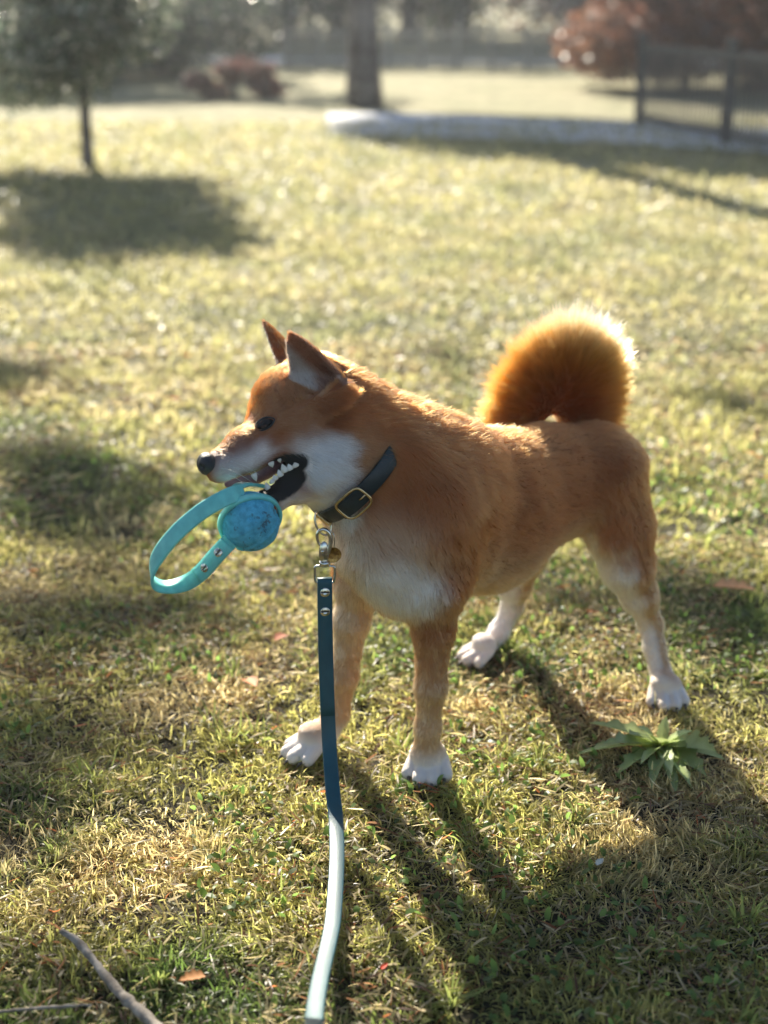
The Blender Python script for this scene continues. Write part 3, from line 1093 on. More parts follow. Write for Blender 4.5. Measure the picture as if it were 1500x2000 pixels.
def make_eye(px, py, flip=False):
    p0, n0 = hit(px, py)
    if flip:
        p0 = mirror_h(p0); n0 = n0 - 2 * (n0 @ HL) * HL
        r = bvh.ray_cast(Vector(p0 + n0 * 0.03), Vector(-n0))
        if r[0] is not None: p0 = np.array(r[0])
    n0 = unit(n0)
    ex = unit(-HF * 1.0 + np.array([0, 0, 0.22])); ex = unit(ex - n0 * (ex @ n0)); ey = np.cross(n0, ex)
    if ey[2] < 0: ey = -ey
    a_, b_ = 0.0096, 0.0056
    Vv, Ff = [], []
    nr_, na = 8, 28
    Vv.append(p0 + n0 * 0.0026)
    for i in range(1, nr_ + 1):
        t = i / nr_
        for j in range(na):
            th = 2 * math.pi * j / na
            x = a_ * math.cos(th); y = b_ * math.sin(th) * (1 - abs(math.cos(th)) ** 3 * 0.5)
            if math.sin(th) < 0: y *= 0.8
            h = 0.0034 * math.sqrt(max(0, 1 - t ** 2)) + 0.0004 - 0.0016 * t ** 6
            Vv.append(p0 + ex * x * t + ey * y * t + n0 * h - n0 * 0.0006)
    for j in range(na): Ff.append((0, 1 + j, 1 + (j + 1) % na, 1 + (j + 1) % na))
    for i in range(nr_ - 1):
        for j in range(na):
            Ff.append((1 + i * na + j, 1 + i * na + (j + 1) % na, 1 + (i + 1) * na + (j + 1) % na, 1 + (i + 1) * na + j))
    e_ = poly('eye', Vv, Ff, eye_m, dog)
    ic = p0 + n0 * 0.0026 - ex * 0.0008
    iv = [ic + n0 * 0.0004] + [ic + (ex * math.cos(a) + ey * math.sin(a) * 0.92) * r_ + n0 * (0.0004 if r_ < 0.003 else 0.0) for r_ in (0.0019, 0.0037) for a in np.linspace(0, 2 * math.pi, 24, endpoint=False)]
    poly('iris', iv, [(1 + j, 1 + (j + 1) % 24, 25 + (j + 1) % 24, 25 + j) for j in range(24)], iris_m, e_)
    # black lid rim
    rim = []
    for j in range(36):
        th = 2 * math.pi * j / 36
        x = (a_ + .0006) * math.cos(th); y = (b_ + .0004) * math.sin(th) * (1 - abs(math.cos(th)) ** 3 * 0.5)
        if math.sin(th) < 0: y *= 0.8
        rim.append(p0 + ex * x + ey * y + n0 * 0.0004)
    rim = np.array(rim + [rim[0]])
    v_, f_ = tube(rim, 0.0009, 8, cap=False)
    poly('eyelid', v_, f_, black_wet, dog)
    EXCL.append((p0 + n0 * 0.001, 0.0072)); EXCL.append((p0 + ex * .004, 0.0062)); EXCL.append((p0 - ex * .004, 0.0062))


make_eye(517, 829)
make_eye(517, 829, True)

tongue_m = simple('tongue', (0.24, 0.10, 0.125), 0.32, col2=(0.17, 0.07, 0.09), nscale=300, bump=0.0005, bscale=1200)
tooth_m = simple('tooth', (0.80, 0.76, 0.66), 0.25, col2=(0.70, 0.62, 0.48), nscale=200)
tc_ = (mid(600, 905, 1.303) + mid(480, 965, 1.28)) / 2 - MN * 0.0065 + MD * 0.001
v, f = ico(tc_, (MD, HL, MN), (0.036, 0.0150, 0.0125), 28, 18)
poly('tongue', v, f, tongue_m, dog)


def tooth(px, py, Y, h, w, up=True, lean=0.0):
    c = at(px, py, Y)
    d = unit((MN if up else -MN) + MD * lean)
    s_ = unit(MD)
    h *= rng.uniform(0.62, 0.86); w *= rng.uniform(0.66, 0.84)
    ts = np.linspace(0, 1, 7)
    path = [c + d * h * (t - 0.3) for t in ts]
    rr = w * np.array([1, 1.05, 1.0, 0.85, 0.62, 0.36, 0.08])
    v_, f_ = tube(path, rr, 10)
    v_ = v_ + ((v_ - c) @ MD)[:, None] * MD * 0.45
    poly('tooth', v_, f_, tooth_m, dog)


for (x, y, Y, h, w) in ((577, 909, 1.298, .0065, .0028), (566, 914, 1.294, .0075, .0026), (555, 917, 1.291, .011, .0034), (547, 926, 1.290, .0080, .0028),
                        (537, 934, 1.288, .0080, .0026), (531, 941, 1.286, .0060, .0024), (522, 951, 1.285, .0085, .0026)):
    tooth(x, y, Y, h, w)
for (x, y, Y, h, w) in ((546, 899, 1.297, .0045, .0016), (530, 906, 1.294, .0070, .0026), (497, 930, 1.283, .010, .0026)):
    tooth(x, y, Y, h, w, up=False)

claw_m = simple('claw', (0.10, 0.08, 0.07), 0.35, nscale=200)
for (c, fd, l) in PAWS:
    for lo_, rch in ((-0.0176, 0.0255), (-0.0061, 0.035), (0.0061, 0.035), (0.0176, 0.0255)):
        a_ = c - fd * 0.005 + l * lo_ * 1.05 + fd * (rch - 0.002) + HU * 0.0085
        path = [a_, a_ + fd * 0.003 - HU * 0.001, a_ + fd * 0.0065 - HU * 0.0042]
        v_, f_ = tube(path, np.array([0.0022, 0.0018, 0.0005]), 8)
        poly('claw', v_, f_, claw_m, dog)
make_fur()
# whiskers
wh = []
whm = simple('whisker', (0.75, 0.72, 0.66), 0.4)
parts = []
for (x, y) in ((432, 915), (440, 925), (447, 912), (455, 922), (462, 905)):
    p0, n0 = hit(x, y)
    if p0 is None: continue
    d = unit(n0 * 0.7 - HF * 0.5 + HL * 0.2 - HU * 0.35 * rng.random())
    path = [p0 + d * t * 0.026 - HU * 0.007 * t * t for t in np.linspace(0, 1, 6)]
    poly('whisker', *tube(path, np.linspace(0.00022, 0.00005, 6), 5), whm, dog)

# ------------------------------------------------------------------ collar, tag
leather = simple('black_leather', (0.008, 0.022, 0.028), 0.36, col2=(0.005, 0.013, 0.017), nscale=120, bump=0.0003, bscale=900)
brass = simple('brass', (0.80, 0.58, 0.30), 0.25, metal=1.0, col2=(0.55, 0.38, 0.18), nscale=150)
steel = simple('nickel', (0.78, 0.74, 0.66), 0.22, metal=1.0, col2=(0.55, 0.50, 0.43), nscale=120)

CA, CB, CC = at(775, 872, 1.335), at(697, 988, 1.300), at(624, 1024, 1.335)
cn_ = unit(np.cross(CB - CA, CC - CA))
cc0 = at(690, 900, 1.385)
cc0 = cc0 - cn_ * ((cc0 - CB) @ cn_)
cu = unit(CB - cc0); cv = np.cross(cn_, cu)
ring = []
for j in range(72):
    th = 2 * math.pi * j / 72
    d = cu * math.cos(th) + cv * math.sin(th)
    r = bvh.ray_cast(Vector(cc0 + d * 0.16), Vector(-d))
    rad_ = np.linalg.norm(np.array(r[0]) - cc0) if r[0] is not None else 0.07
    ring.append(min(rad_, 0.105))
ring = np.array(ring)
for _ in range(10): ring = (np.roll(ring, 1) + ring * 2 + np.roll(ring, -1)) / 4
collar = empty('dog_collar', cc0, 'black leather collar with rounded brass buckle around the dog neck', 'collar')


def band(path, nrm_, wdir, w, t, closed=True):
    """flat strap along path: wdir = width direction, nrm_ = outward"""
    V_, F_ = [], []
    m = len(path)
    prof = [(-.5, -.5), (.5, -.5), (.5, .3), (.42, .5), (-.42, .5), (-.5, .3)]
    for i in range(m):
        for (a_, b_) in prof: V_.append(path[i] + wdir[i] * a_ * w + nrm_[i] * b_ * t)
    k = len(prof)
    for i in range(m if closed else m - 1):
        j = (i + 1) % m
        for q_ in range(k):
            F_.append((i * k + q_, i * k + (q_ + 1) % k, j * k + (q_ + 1) % k, j * k + q_))
    if not closed:
        F_.append(tuple(range(k))[::-1]); F_.append(tuple((m - 1) * k + q_ for q_ in range(k)))
    return np.array(V_), F_


def ringpt(th, off=0.0):
    x = (th / (2 * math.pi) * 72) % 72
    i = int(x); f_ = x - i
    r = ring[i] * (1 - f_) + ring[(i + 1) % 72] * f_
    return cc0 + (cu * math.cos(th) + cv * math.sin(th)) * (r + off)


ths = np.linspace(0, 2 * math.pi, 96, endpoint=False)
pth = np.array([ringpt(t, 0.0055 - 0.009 * float(sstep(0.348, 0.385, ringpt(t)[2]))) for t in ths])
nr_ = np.array([cu * math.cos(t) + cv * math.sin(t) for t in ths])
v, f = band(pth, nr_, np.tile(cn_, (96, 1)), 0.0165, 0.0032)
poly('strap', v, f, leather, collar, bevel=None)


def ringang(px, py):
    """angle round the collar that shows nearest to a picture point"""
    best = None
    for t in np.linspace(0, 2 * math.pi, 360):
        p = ringpt(t, 0.0055); rel = p - CAM; z = rel @ FW
        x, y = 750 + FPX * rel[0] / z, 1000 - FPX * (rel @ UP) / z
        e_ = math.hypot(x - px, y - py) + z * 300
        if best is None or e_ < best[0]: best = (e_, t)
    return best[1]


tb = ringang(697, 985)
bpnt = ringpt(tb, 0.0085); bn = unit(cu * math.cos(tb) + cv * math.sin(tb)); bt = unit(ringpt(tb + .05) - ringpt(tb - .05)); bw = unit(np.cross(bn, bt))
# outer tongue of the strap lying in the buckle, end rounded
arcs = np.linspace(-0.20, 0.26, 15)
pp_ = np.array([ringpt(tb + a_, 0.0088) for a_ in arcs]); nn_ = np.array([cu * math.cos(tb + a_) + cv * math.sin(tb + a_) for a_ in arcs])
v, f = band(pp_, nn_, np.tile(cn_, (15, 1)), 0.0172, 0.003, closed=False)
poly('strap_end', v, f, leather, collar, bevel=0.0006)
fr = []
for j in range(40):
    a_ = 2 * math.pi * j / 40
    ca, sa = math.cos(a_), math.sin(a_)
    x = math.copysign(abs(ca) ** 0.5, ca) * 0.0158; y = math.copysign(abs(sa) ** 0.5, sa) * 0.0118
    fr.append(bpnt + bt * x + bw * y + bn * (0.0022 - 9.0 * x * x * 0.6))
fr = np.array(fr + [fr[0]])
poly('buckle', *tube(fr, 0.0014, 10, cap=False), brass, collar)
side_top = 1 if (bt[2] > 0) else -1
pa = bpnt + bt * 0.0158 * side_top + bn * 0.0036; pb_ = bpnt + bt * 0.0075 * side_top + bn * 0.0034
poly('buckle_prong', *tube([pa, (pa + pb_) / 2 + bn * .0006, pb_], 0.0009, 8), brass, collar)
# D ring at the throat
tr = ringang(628, 1022)
dp = ringpt(tr, 0.008); dn = unit(cu * math.cos(tr) + cv * math.sin(tr)); dtan = unit(ringpt(tr + .05) - ringpt(tr - .05))
dr = []
for j in range(33):
    a_ = 2 * math.pi * j / 32
    dr.append(dp + cn_ * 0.0105 * math.cos(a_) * 1.0 - HU * 0.004 + (dn * 0.35 - HU * 0.65) * 0.0115 * math.sin(a_))
poly('d_ring', *tube(np.array(dr), 0.0011, 8, cap=False), steel, collar)
kp = np.array([ringpt(tr + a_, 0.0075) for a_ in np.linspace(-.05, .05, 5)])
kn = np.array([cu * math.cos(tr + a_) + cv * math.sin(tr + a_) for a_ in np.linspace(-.05, .05, 5)])
poly('keeper', *band(kp, kn, np.tile(cn_, (5, 1)), 0.0185, 0.0055, closed=False), brass, collar, bevel=0.0005)

YC = float(dp[1]) - 0.006
print('clasp Y', YC, 'collar ring', ring.min(), ring.max())
# tag hanging from split ring
tagp = at(651, 1084, YC - 0.002)
tg = empty('dog_tag', tagp, 'round scratched brass tag hanging from the collar beside the leash snap', 'tag')
tx = unit(np.array([1, 0.25, 0])); tz = HU; tn_ = np.cross(tx, tz)
R_ = 0.0078
V_, F_ = [], []
for s_ in (-1, 1):
    for rr in (0.0, 0.82, 0.9, 1.0):
        for j in range(28):
            a_ = 2 * math.pi * j / 28
            V_.append(tagp + tx * R_ * rr * math.cos(a_) + tz * R_ * rr * math.sin(a_) + tn_ * s_ * (0.0005 if rr < 0.85 or rr > .95 else 0.0009))
for s_ in range(2):
    for r_ in range(3):
        for j in range(28):
            b_ = s_ * 112 + r_ * 28
            F_.append((b_ + j, b_ + (j + 1) % 28, b_ + 28 + (j + 1) % 28, b_ + 28 + j))
for j in range(28): F_.append((84 + j, 84 + (j + 1) % 28, 112 + 84 + (j + 1) % 28, 112 + 84 + j))
gold = simple('old_brass', (0.62, 0.38, 0.12), 0.35, metal=1.0, col2=(0.25, 0.13, 0.04), nscale=350, bump=0.0004, bscale=500)
poly('tag_disc', V_, F_, gold, tg)
sr = at(650, 1056, YC - 0.001)
cr_ = [sr + (tx * 0.35 + np.array([0, -.9, 0]) * 0.5) * 0.0050 * math.cos(a_) + tz * 0.0085 * math.sin(a_) for a_ in np.linspace(0, 2 * math.pi, 29)]
poly('split_ring', *tube(np.array(cr_), 0.0006, 8, cap=False), steel, tg)

# ------------------------------------------------------------------ leash
LY = YC - 0.006
lsh = empty('dog_leash', at(634, 1120, LY), 'teal leather leash with snap hook hanging from the collar and trailing to the camera', 'leash')
teal = simple('teal_leather', (0.002, 0.070, 0.092), 0.42, col2=(0.0015, 0.056, 0.075), nscale=90, bump=0.00025, bscale=900, spec=0.6)
# snap hook: hooked bar, gate, body, swivel eye
hk = catmull([at(640, 1082, LY), at(646, 1058, LY), at(642, 1040, LY), at(630, 1034, LY), at(620, 1042, LY), at(621, 1058, LY), at(628, 1068, LY)], 6)
poly('snap_hook', *tube(hk, np.linspace(0.0024, 0.0013, len(hk)), 10), steel, lsh)
v, f = ico(at(633, 1080, LY), (tx, tn_, tz), (0.0052, 0.0032, 0.0120), 20, 14)
poly('hook_body', v, f, steel, lsh)
v, f = ico(at(630, 1078, LY - 0.0035), (tx, tn_, tz), (0.0018, 0.0010, 0.0018), 14, 8)
poly('thumb_stud', v, f, steel, lsh)
poly('swivel_collar', *tube([at(634, 1095, LY), at(634, 1099, LY), at(634, 1105, LY)], np.array([0.0048, 0.0056, 0.0046]), 16), steel, lsh)
ey = catmull([at(618, 1106, LY), at(650, 1106, LY), at(654, 1115, LY), at(653, 1134, LY), at(648, 1138, LY), at(622, 1138, LY), at(616, 1134, LY), at(615, 1115, LY)], 5, closed=True)
ey = np.vstack([ey, ey[:1]])
poly('swivel_eye', *tube(ey, 0.0013, 8, cap=False), steel, lsh)

# strap: falls from the hook, touches down, runs along the grass and up towards the handler
ctl = [(634, 1128, LY, 0), (635, 1230, LY - 0.004, 0), (638, 1340, LY - 0.010, 0), (643, 1450, LY - 0.020, 0)]
Lp = [at(*c[:3]) for c in ctl]
for (x, y, z) in ((650, 1545, 0.045), (656, 1600, 0.030), (658, 1670, 0.023), (655, 1740, 0.020), (650, 1800, 0.021), (640, 1850, 0.030), (627, 1905, 0.045), (617, 1960, 0.062), (612, 2010, 0.080), (606, 2090, 0.115), (600, 2200, 0.17)):
    Lp.append(gnd(x, y, z))
Lp = catmull(Lp, 6)
m = len(Lp)
T_ = unit(np.gradient(Lp, axis=0))
wd, nd = [], []
for i in range(m):
    t = i / (m - 1)
    w_ = np.array([1.0, 0.12, 0.0])
    tw = 0.0 if t < 0.55 else 0.30 * (t - 0.55) / 0.45          # slow twist towards the hand
    w_ = unit(w_ - T_[i] * (w_ @ T_[i])); n_ = unit(np.cross(w_, T_[i]))
    if n_[1] > 0 and i < 20: n_ = -n_
    if nd and n_ @ nd[-1] < 0: n_ = -n_
    w2 = w_ * math.cos(tw) + n_ * math.sin(tw); n2 = n_ * math.cos(tw) - w_ * math.sin(tw)
    wd.append(w2); nd.append(n2)
v, f = band(Lp, nd, wd, 0.0142, 0.0026, closed=False)
poly('strap', v, f, teal, lsh, bevel=None)
# doubled end stitched back with two slotted screws
v, f = band(Lp[:16] + np.array(nd[:16]) * 0.0026, nd[:16], wd[:16], 0.0142, 0.0024, closed=False)
poly('strap_end', v, f, teal, lsh)
slot_m = simple('slot_shadow', (0.05, 0.045, 0.04), 0.6)


def screw(c, n_, sx, sy, R, parent, name='screw'):
    V_, F_ = [], []
    prof = [(1.0, 0.0), (1.0, 0.35), (0.85, 0.65), (0.45, 0.85), (0.0, 0.9)]
    na = 24
    for (r_, h_) in prof:
        for j in range(na):
            a_ = 2 * math.pi * j / na
            x, y = R * r_ * math.cos(a_), R * r_ * math.sin(a_)
            h = h_ * 0.0016
            if abs(y) < R * 0.14: h = min(h, 0.0007)
            V_.append(c + sx * x + sy * y + n_ * h)
    for i in range(len(prof) - 1):
        for j in range(na):
            F_.append((i * na + j, i * na + (j + 1) % na, (i + 1) * na + (j + 1) % na, (i + 1) * na + j))
    o = poly(name, V_, F_, steel, parent, smooth=False)
    v_, f_ = boxvf(c + n_ * 0.00135, sx * R * 0.82, sy * R * 0.11, n_ * 0.0001)
    poly('slot', v_, f_, slot_m, o)
    return o


for yy in (1161, 1199):
    i = int(np.argmin([abs((1000 - FPX * ((p - CAM) @ UP) / ((p - CAM) @ FW)) - yy) for p in Lp]))
    n_ = nd[i] if nd[i][1] < 0 else -nd[i]
    screw(Lp[i] + n_ * 0.0040, n_, unit(wd[i]), unit(np.cross(n_, wd[i])), 0.0046, lsh)

# ------------------------------------------------------------------ ball toy
BY = 1.262
bc = at(489, 1018, BY)
BR = 58.5 * px2m(bc)
toy = empty('ball_toy', bc, 'scuffed blue rubber ball on a mint green strap handle hanging from the dog mouth', 'toy')
m_, nt, out = material('ball_rubber')
p_ = N(nt, 'ShaderNodeBsdfPrincipled'); p_.inputs['Roughness'].default_value = 0.72; p_.inputs['Specular IOR Level'].default_value = 0.3
tc = N(nt, 'ShaderNodeTexCoord')
n1 = N(nt, 'ShaderNodeTexNoise'); n1.inputs['Scale'].default_value = 170; n1.inputs['Detail'].default_value = 8; n1.inputs['Roughness'].default_value = 0.7
n2 = N(nt, 'ShaderNodeTexNoise'); n2.inputs['Scale'].default_value = 42; n2.inputs['Detail'].default_value = 5
for n in (n1, n2): nt.links.new(tc.outputs['Object'], n.inputs['Vector'])
r1 = N(nt, 'ShaderNodeValToRGB'); e_ = r1.color_ramp.elements
e_[0].position = 0.30; e_[0].color = (0.045, 0.25, 0.36, 1); e_[1].position = 0.62; e_[1].color = (0.12, 0.52, 0.68, 1)
nt.links.new(n1.outputs[0], r1.inputs[0])
r2 = N(nt, 'ShaderNodeValToRGB'); e_ = r2.color_ramp.elements
e_[0].position = 0.615; e_[0].color = (0, 0, 0, 1); e_[1].position = 0.66; e_[1].color = (0.85, 0.85, 0.85, 1)
mul_ = N(nt, 'ShaderNodeMath'); mul_.operation = 'ADD'
s1 = N(nt, 'ShaderNodeMath'); s1.operation = 'MULTIPLY'; s1.inputs[1].default_value = 0.62; nt.links.new(n2.outputs[0], s1.inputs[0])
s2 = N(nt, 'ShaderNodeMath'); s2.operation = 'MULTIPLY'; s2.inputs[1].default_value = 0.50; nt.links.new(n1.outputs[0], s2.inputs[0])
nt.links.new(s1.outputs[0], mul_.inputs[0]); nt.links.new(s2.outputs[0], mul_.inputs[1]); nt.links.new(mul_.outputs[0], r2.inputs[0])
mx_ = N(nt, 'ShaderNodeMix'); mx_.data_type = 'RGBA'; mx_.inputs[7].default_value = (0.03, 0.04, 0.05, 1)
nt.links.new(r2.outputs[0], mx_.inputs[0]); nt.links.new(r1.outputs[0], mx_.inputs[6]); nt.links.new(mx_.outputs[2], p_.inputs['Base Color'])
b_ = N(nt, 'ShaderNodeBump'); b_.inputs['Distance'].default_value = 0.0008; nt.links.new(n1.outputs[0], b_.inputs['Height']); nt.links.new(b_.outputs[0], p_.inputs['Normal'])
nt.links.new(p_.outputs[0], out.inputs[0])
ball_m = m_
rax = unit(np.array([0.55, 0.25, -0.80]))        # axis of the moulded ridges
v, f = ico(bc, np.eye(3), (BR, BR, BR), 96, 64)
dv = unit(v - bc)
h_ = dv @ rax
bump = 0.0011 * np.exp(-((h_ - 0.42) / 0.035) ** 2) + 0.0010 * np.exp(-((h_ + 0.25) / 0.035) ** 2) - 0.0006 * np.exp(-((h_ - 0.30) / 0.03) ** 2)
bump = bump + (fbm(v - bc, 0.012, 301, 3) - 0.5) * 0.0022 - 0.0022 * sstep(0.64, 0.74, fbm(v - bc, 0.016, 311, 2))
v = v + dv * bump[:, None]
poly('ball', v, f, ball_m, toy)
mint = simple('mint_strap', (0.20, 0.66, 0.58), 0.42, col2=(0.15, 0.54, 0.48), nscale=90, bump=0.0002, bscale=700)
m_ = mint
# ring hugging the ball, tilted, over the top and down the left side
rr_n = unit(np.array([0.40, -1.0, -0.45]))
ru = unit(np.cross(rr_n, np.array([0, 1.0, 0]))); rv = np.cross(rr_n, ru)
pth = []; nn = []
for a_ in np.linspace(0, 2 * math.pi, 72, endpoint=False):
    d = unit((ru * math.cos(a_) + rv * math.sin(a_)) * 1.0 - rr_n * 0.05)
    pth.append(bc + d * (BR + 0.0012)); nn.append(d)
nn = np.array(nn)
wdv = unit(rr_n - (nn @ rr_n)[:, None] * nn)
poly('ball_ring', *band(pth, nn, wdv, 0.0065, 0.0032), mint, toy)
# loop handle: flat strap, wide face to the camera on the upper run
hp = [(476, 962, 1.262), (455, 966, 1.250), (425, 980, 1.240), (388, 1003, 1.236), (345, 1040, 1.234), (312, 1080, 1.236), (297, 1112, 1.240), (300, 1138, 1.246), (325, 1147, 1.250), (362, 1139, 1.250), (395, 1117, 1.246), (425, 1083, 1.243), (450, 1056, 1.246)]
Hp = catmull([at(*h) for h in hp], 7)
T_ = unit(np.gradient(Hp, axis=0)); m = len(Hp)
wdl, ndl = [], []
for i in range(m):
    t = i / (m - 1)
    rel = Hp[i] - at(365, 1070, 1.24)
    outd = unit(rel - T_[i] * (rel @ T_[i]))
    cam_d = unit(CAM - Hp[i]); cam_d = unit(cam_d - T_[i] * (cam_d @ T_[i]))
    # width direction swings from facing down-left to nearly edge-on at the bend, back again on the riveted run
    wA = unit(np.array([0.30, -0.50, -0.80])); wA = unit(wA - T_[i] * (wA @ T_[i]))
    wB = unit(np.array([0.10, -0.86, -0.42])); wB = unit(wB - T_[i] * (wB @ T_[i]))
    wC = unit(np.array([0.42, -0.35, -0.75])); wC = unit(wC - T_[i] * (wC @ T_[i]))
    if wC @ wB < 0: wC = -wC
    k1 = sstep(0.40, 0.60, t); k2 = sstep(0.66, 0.80, t)
    w_ = unit(wA * (1 - k1) + wB * k1) ; w_ = unit(w_ * (1 - k2) + wC * k2)
    n_ = np.cross(T_[i], w_); n_ = n_ if n_ @ outd > 0 else -n_
    wdl.append(w_); ndl.append(n_)
poly('strap_loop', *band(Hp, ndl, wdl, 0.0150, 0.0024, closed=False), mint, toy, bevel=None)
i0 = int(m * 0.80)
fl_ = 1 if (np.array(ndl[i0]) @ (CAM - Hp[i0])) > 0 else -1
poly('strap_end', *band(Hp[i0:-2] + fl_ * np.array(ndl[i0:-2]) * 0.0025, ndl[i0:-2], wdl[i0:-2], 0.0150, 0.0024, closed=False), mint, toy, bevel=None)
for (x, y) in ((428, 1076), (401, 1103)):
    i = int(np.argmin([math.hypot(750 + FPX * (p - CAM)[0] / ((p - CAM) @ FW) - x, 1000 - FPX * ((p - CAM) @ UP) / ((p - CAM) @ FW) - y) for p in Hp]))
    n_ = fl_ * np.array(ndl[i])
    screw(Hp[i] + n_ * 0.0040, n_, unit(T_[i]), unit(np.cross(n_, T_[i])), 0.0040, toy)
# tab of strap gripped between the teeth
tb_ = catmull([at(462, 985, 1.264), at(458, 962, 1.262), at(470, 948, 1.272), at(492, 946, 1.292), at(515, 950, 1.305)], 5)
Tt = unit(np.gradient(tb_, axis=0)); wv = unit(np.array([0.75, -0.62, 0.1])); wv = np.array([unit(wv - t_ * (wv @ t_)) for t_ in Tt]); nv = np.cross(Tt, wv)
poly('strap_tab', *band(tb_, nv, wv, 0.0120, 0.003, closed=False), mint, toy, bevel=None)

# ------------------------------------------------------------------ weed, stick, fallen leaves
def broad_leaf(p0, dir_, L, W, rise, arch, lobes, nrm_tw=0.0, n=20):
    """leaf blade with midrib fold: V, F"""
    d = unit(np.array([dir_[0], dir_[1], 0.0])); s = np.array([-d[1], d[0], 0.0])
    V_ = []
    for i in range(n + 1):
        t = i / n
        c = p0 + d * L * t * math.cos(rise * (1 - arch * t)) + HU * (L * (math.sin(rise) * t - arch * 0.55 * t * t * L / 0.05 * 0.35))
        w = W * (math.sin(math.pi * min(1, t ** 0.62)) ** 0.8 * 0.9 + 0.12) * (1 - t ** 8)
        w *= 1 + lobes * (0.26 * math.sin(t * 25 + p0[0] * 900) + 0.12 * math.sin(t * 61 + p0[1] * 700))
        V_ += [c - s * w / 2 + HU * w * (0.22 + nrm_tw), c - HU * 0.0003, c + s * w / 2 + HU * w * (0.22 - nrm_tw)]
    F_ = []
    for i in range(n):
        for k in range(2):
            F_.append((i * 3 + k, i * 3 + k + 1, i * 3 + k + 4, i * 3 + k + 3))
    return np.array(V_), F_


def leafobj(name, v, f, col, parent, mat, curl=0.0):
    f = np.array(f)
    c = np.tile(np.asarray(col, float), (len(v), 1)) * (0.85 + 0.3 * fbm(v, 0.01, 9, 2))[:, None]
    mid = (np.arange(len(v)) % 3) == 1
    c[mid] *= 1.5
    return mesh_np(name, v, f, mat, parent, cols=c)


leaf_m = leafy('weed_leaf', 0.40, 0.42, 0.5, 1.1)
wc = gnd(1290, 1462)
weed = empty('rosette_weed', wc, 'low broad leaved green weed rosette beside the near hind paw', 'weed plant')
targets = [((1165, 1418), 0.020, 0.022), ((1140, 1462), 0.012, 0.020), ((1190, 1455), 0.020, 0.018), ((1250, 1398), 0.045, 0.014), ((1215, 1500), 0.010, 0.018), ((1285, 1430), 0.03, 0.014), ((1345, 1428), 0.028, 0.014),
           ((1385, 1470), 0.016, 0.028), ((1400, 1480), 0.012, 0.026), ((1370, 1505), 0.010, 0.020), ((1275, 1520), 0.014, 0.014), ((1320, 1530), 0.012, 0.014), ((1345, 1520), 0.012, 0.016), ((1235, 1440), 0.022, 0.012),
           ((1330, 1450), 0.022, 0.013), ((1310, 1505), 0.016, 0.011), ((1255, 1490), 0.018, 0.011), ((1300, 1410), 0.020, 0.010)]
for ((x, y), hgt, w_) in targets:
    e_ = gnd(x, y, hgt)
    d = e_ - wc; L_ = np.linalg.norm(d[:2]) + 0.004
    base = wc + unit(np.array([d[0], d[1], 0])) * 0.003 + HU * 0.004
    v, f = broad_leaf(base, d[:2], L_ * 1.05, w_ * rng.uniform(1.2, 1.5), math.atan2(hgt * 1.6, L_), 0.5, 1.0 if w_ > 0.015 else 0.35, rng.normal(0, 0.12))
    leafobj('leaf', v, f, np.array([0.24, 0.29, 0.12]) * rng.uniform(0.8, 1.5) + np.array([0.05, 0.05, 0.0]) * rng.random(), weed, leaf_m)

bark = simple('dead_wood', (0.36, 0.31, 0.25), 0.85, col2=(0.15, 0.12, 0.09), nscale=90, bump=0.0012, bscale=200)


def stick(name, pix, radii, label):
    pts_ = catmull([gnd(x, y, z) for (x, y, z) in pix], 8)
    r = np.interp(np.linspace(0, 1, len(pts_)), np.linspace(0, 1, len(radii)), radii)
    r = r * (1 + 0.22 * (vnoise(pts_, 0.006, 5) - 0.5) * 2)
    v, f = tube(pts_, r, 14)
    v = v + (np.stack([fbm(v, 0.004, s, 2) for s in (1, 2, 3)], -1) - 0.5) * 0.0016
    o = poly(name, v, f, bark)
    tag(o, label, 'stick')


stick('stick', [(118, 1818, 0.022), (150, 1838, 0.017), (178, 1870, 0.013), (205, 1905, 0.011), (240, 1945, 0.010), (285, 1985, 0.009), (330, 2030, 0.009)], [0.0022, 0.0036, 0.0034, 0.0046, 0.0048, 0.0055], 'pale weathered stick lying in the bottom left corner')
stick('twig', [(-20, 1978, 0.012), (60, 1970, 0.012), (120, 1966, 0.013), (180, 1962, 0.010)], [0.0016, 0.0014, 0.0012, 0.0008], 'thin grey twig left of the pale weathered stick')
dl_m = leafy('dead_leaf', 0.35, 0.6, 0.3, 1.0)
for (x, y, w_, col, lab_) in ((480, 1326, 0.022, (0.42, 0.15, 0.04), 'curled orange dead leaf on the grass left of the leash'),
                             (1392, 1146, 0.040, (0.50, 0.26, 0.12), 'pale brown dead leaf on the grass right of the near hind leg'),
                             (1166, 1690, 0.008, (0.55, 0.56, 0.50), 'small pale dead leaf in the dark shadow under the dog'),
                             (745, 1893, 0.006, (0.55, 0.06, 0.02), 'small bright red leaf scrap right of the leash'),
                             (400, 2000 - 95, 0.016, (0.40, 0.17, 0.05), 'brown dead leaf between the stick and the leash'),
                             (560, 1240, 0.020, (0.34, 0.12, 0.06), 'dark reddish dead leaf left of the leash above the paws')):
    p0 = gnd(x, y, 0.018)
    v, f = broad_leaf(p0, (rng.normal(), rng.normal()), w_ * 1.5, w_ * 0.8, 0.15, 0.2, 0.8)
    o = leafobj('dead_leaf', v, f, col, None, dl_m); tag(o, lab_, 'leaf')

# ------------------------------------------------------------------ background park
bark2 = simple('tree_bark', (0.20, 0.18, 0.17), 0.9, col2=(0.06, 0.05, 0.045), nscale=12, bump=0.01, bscale=30)


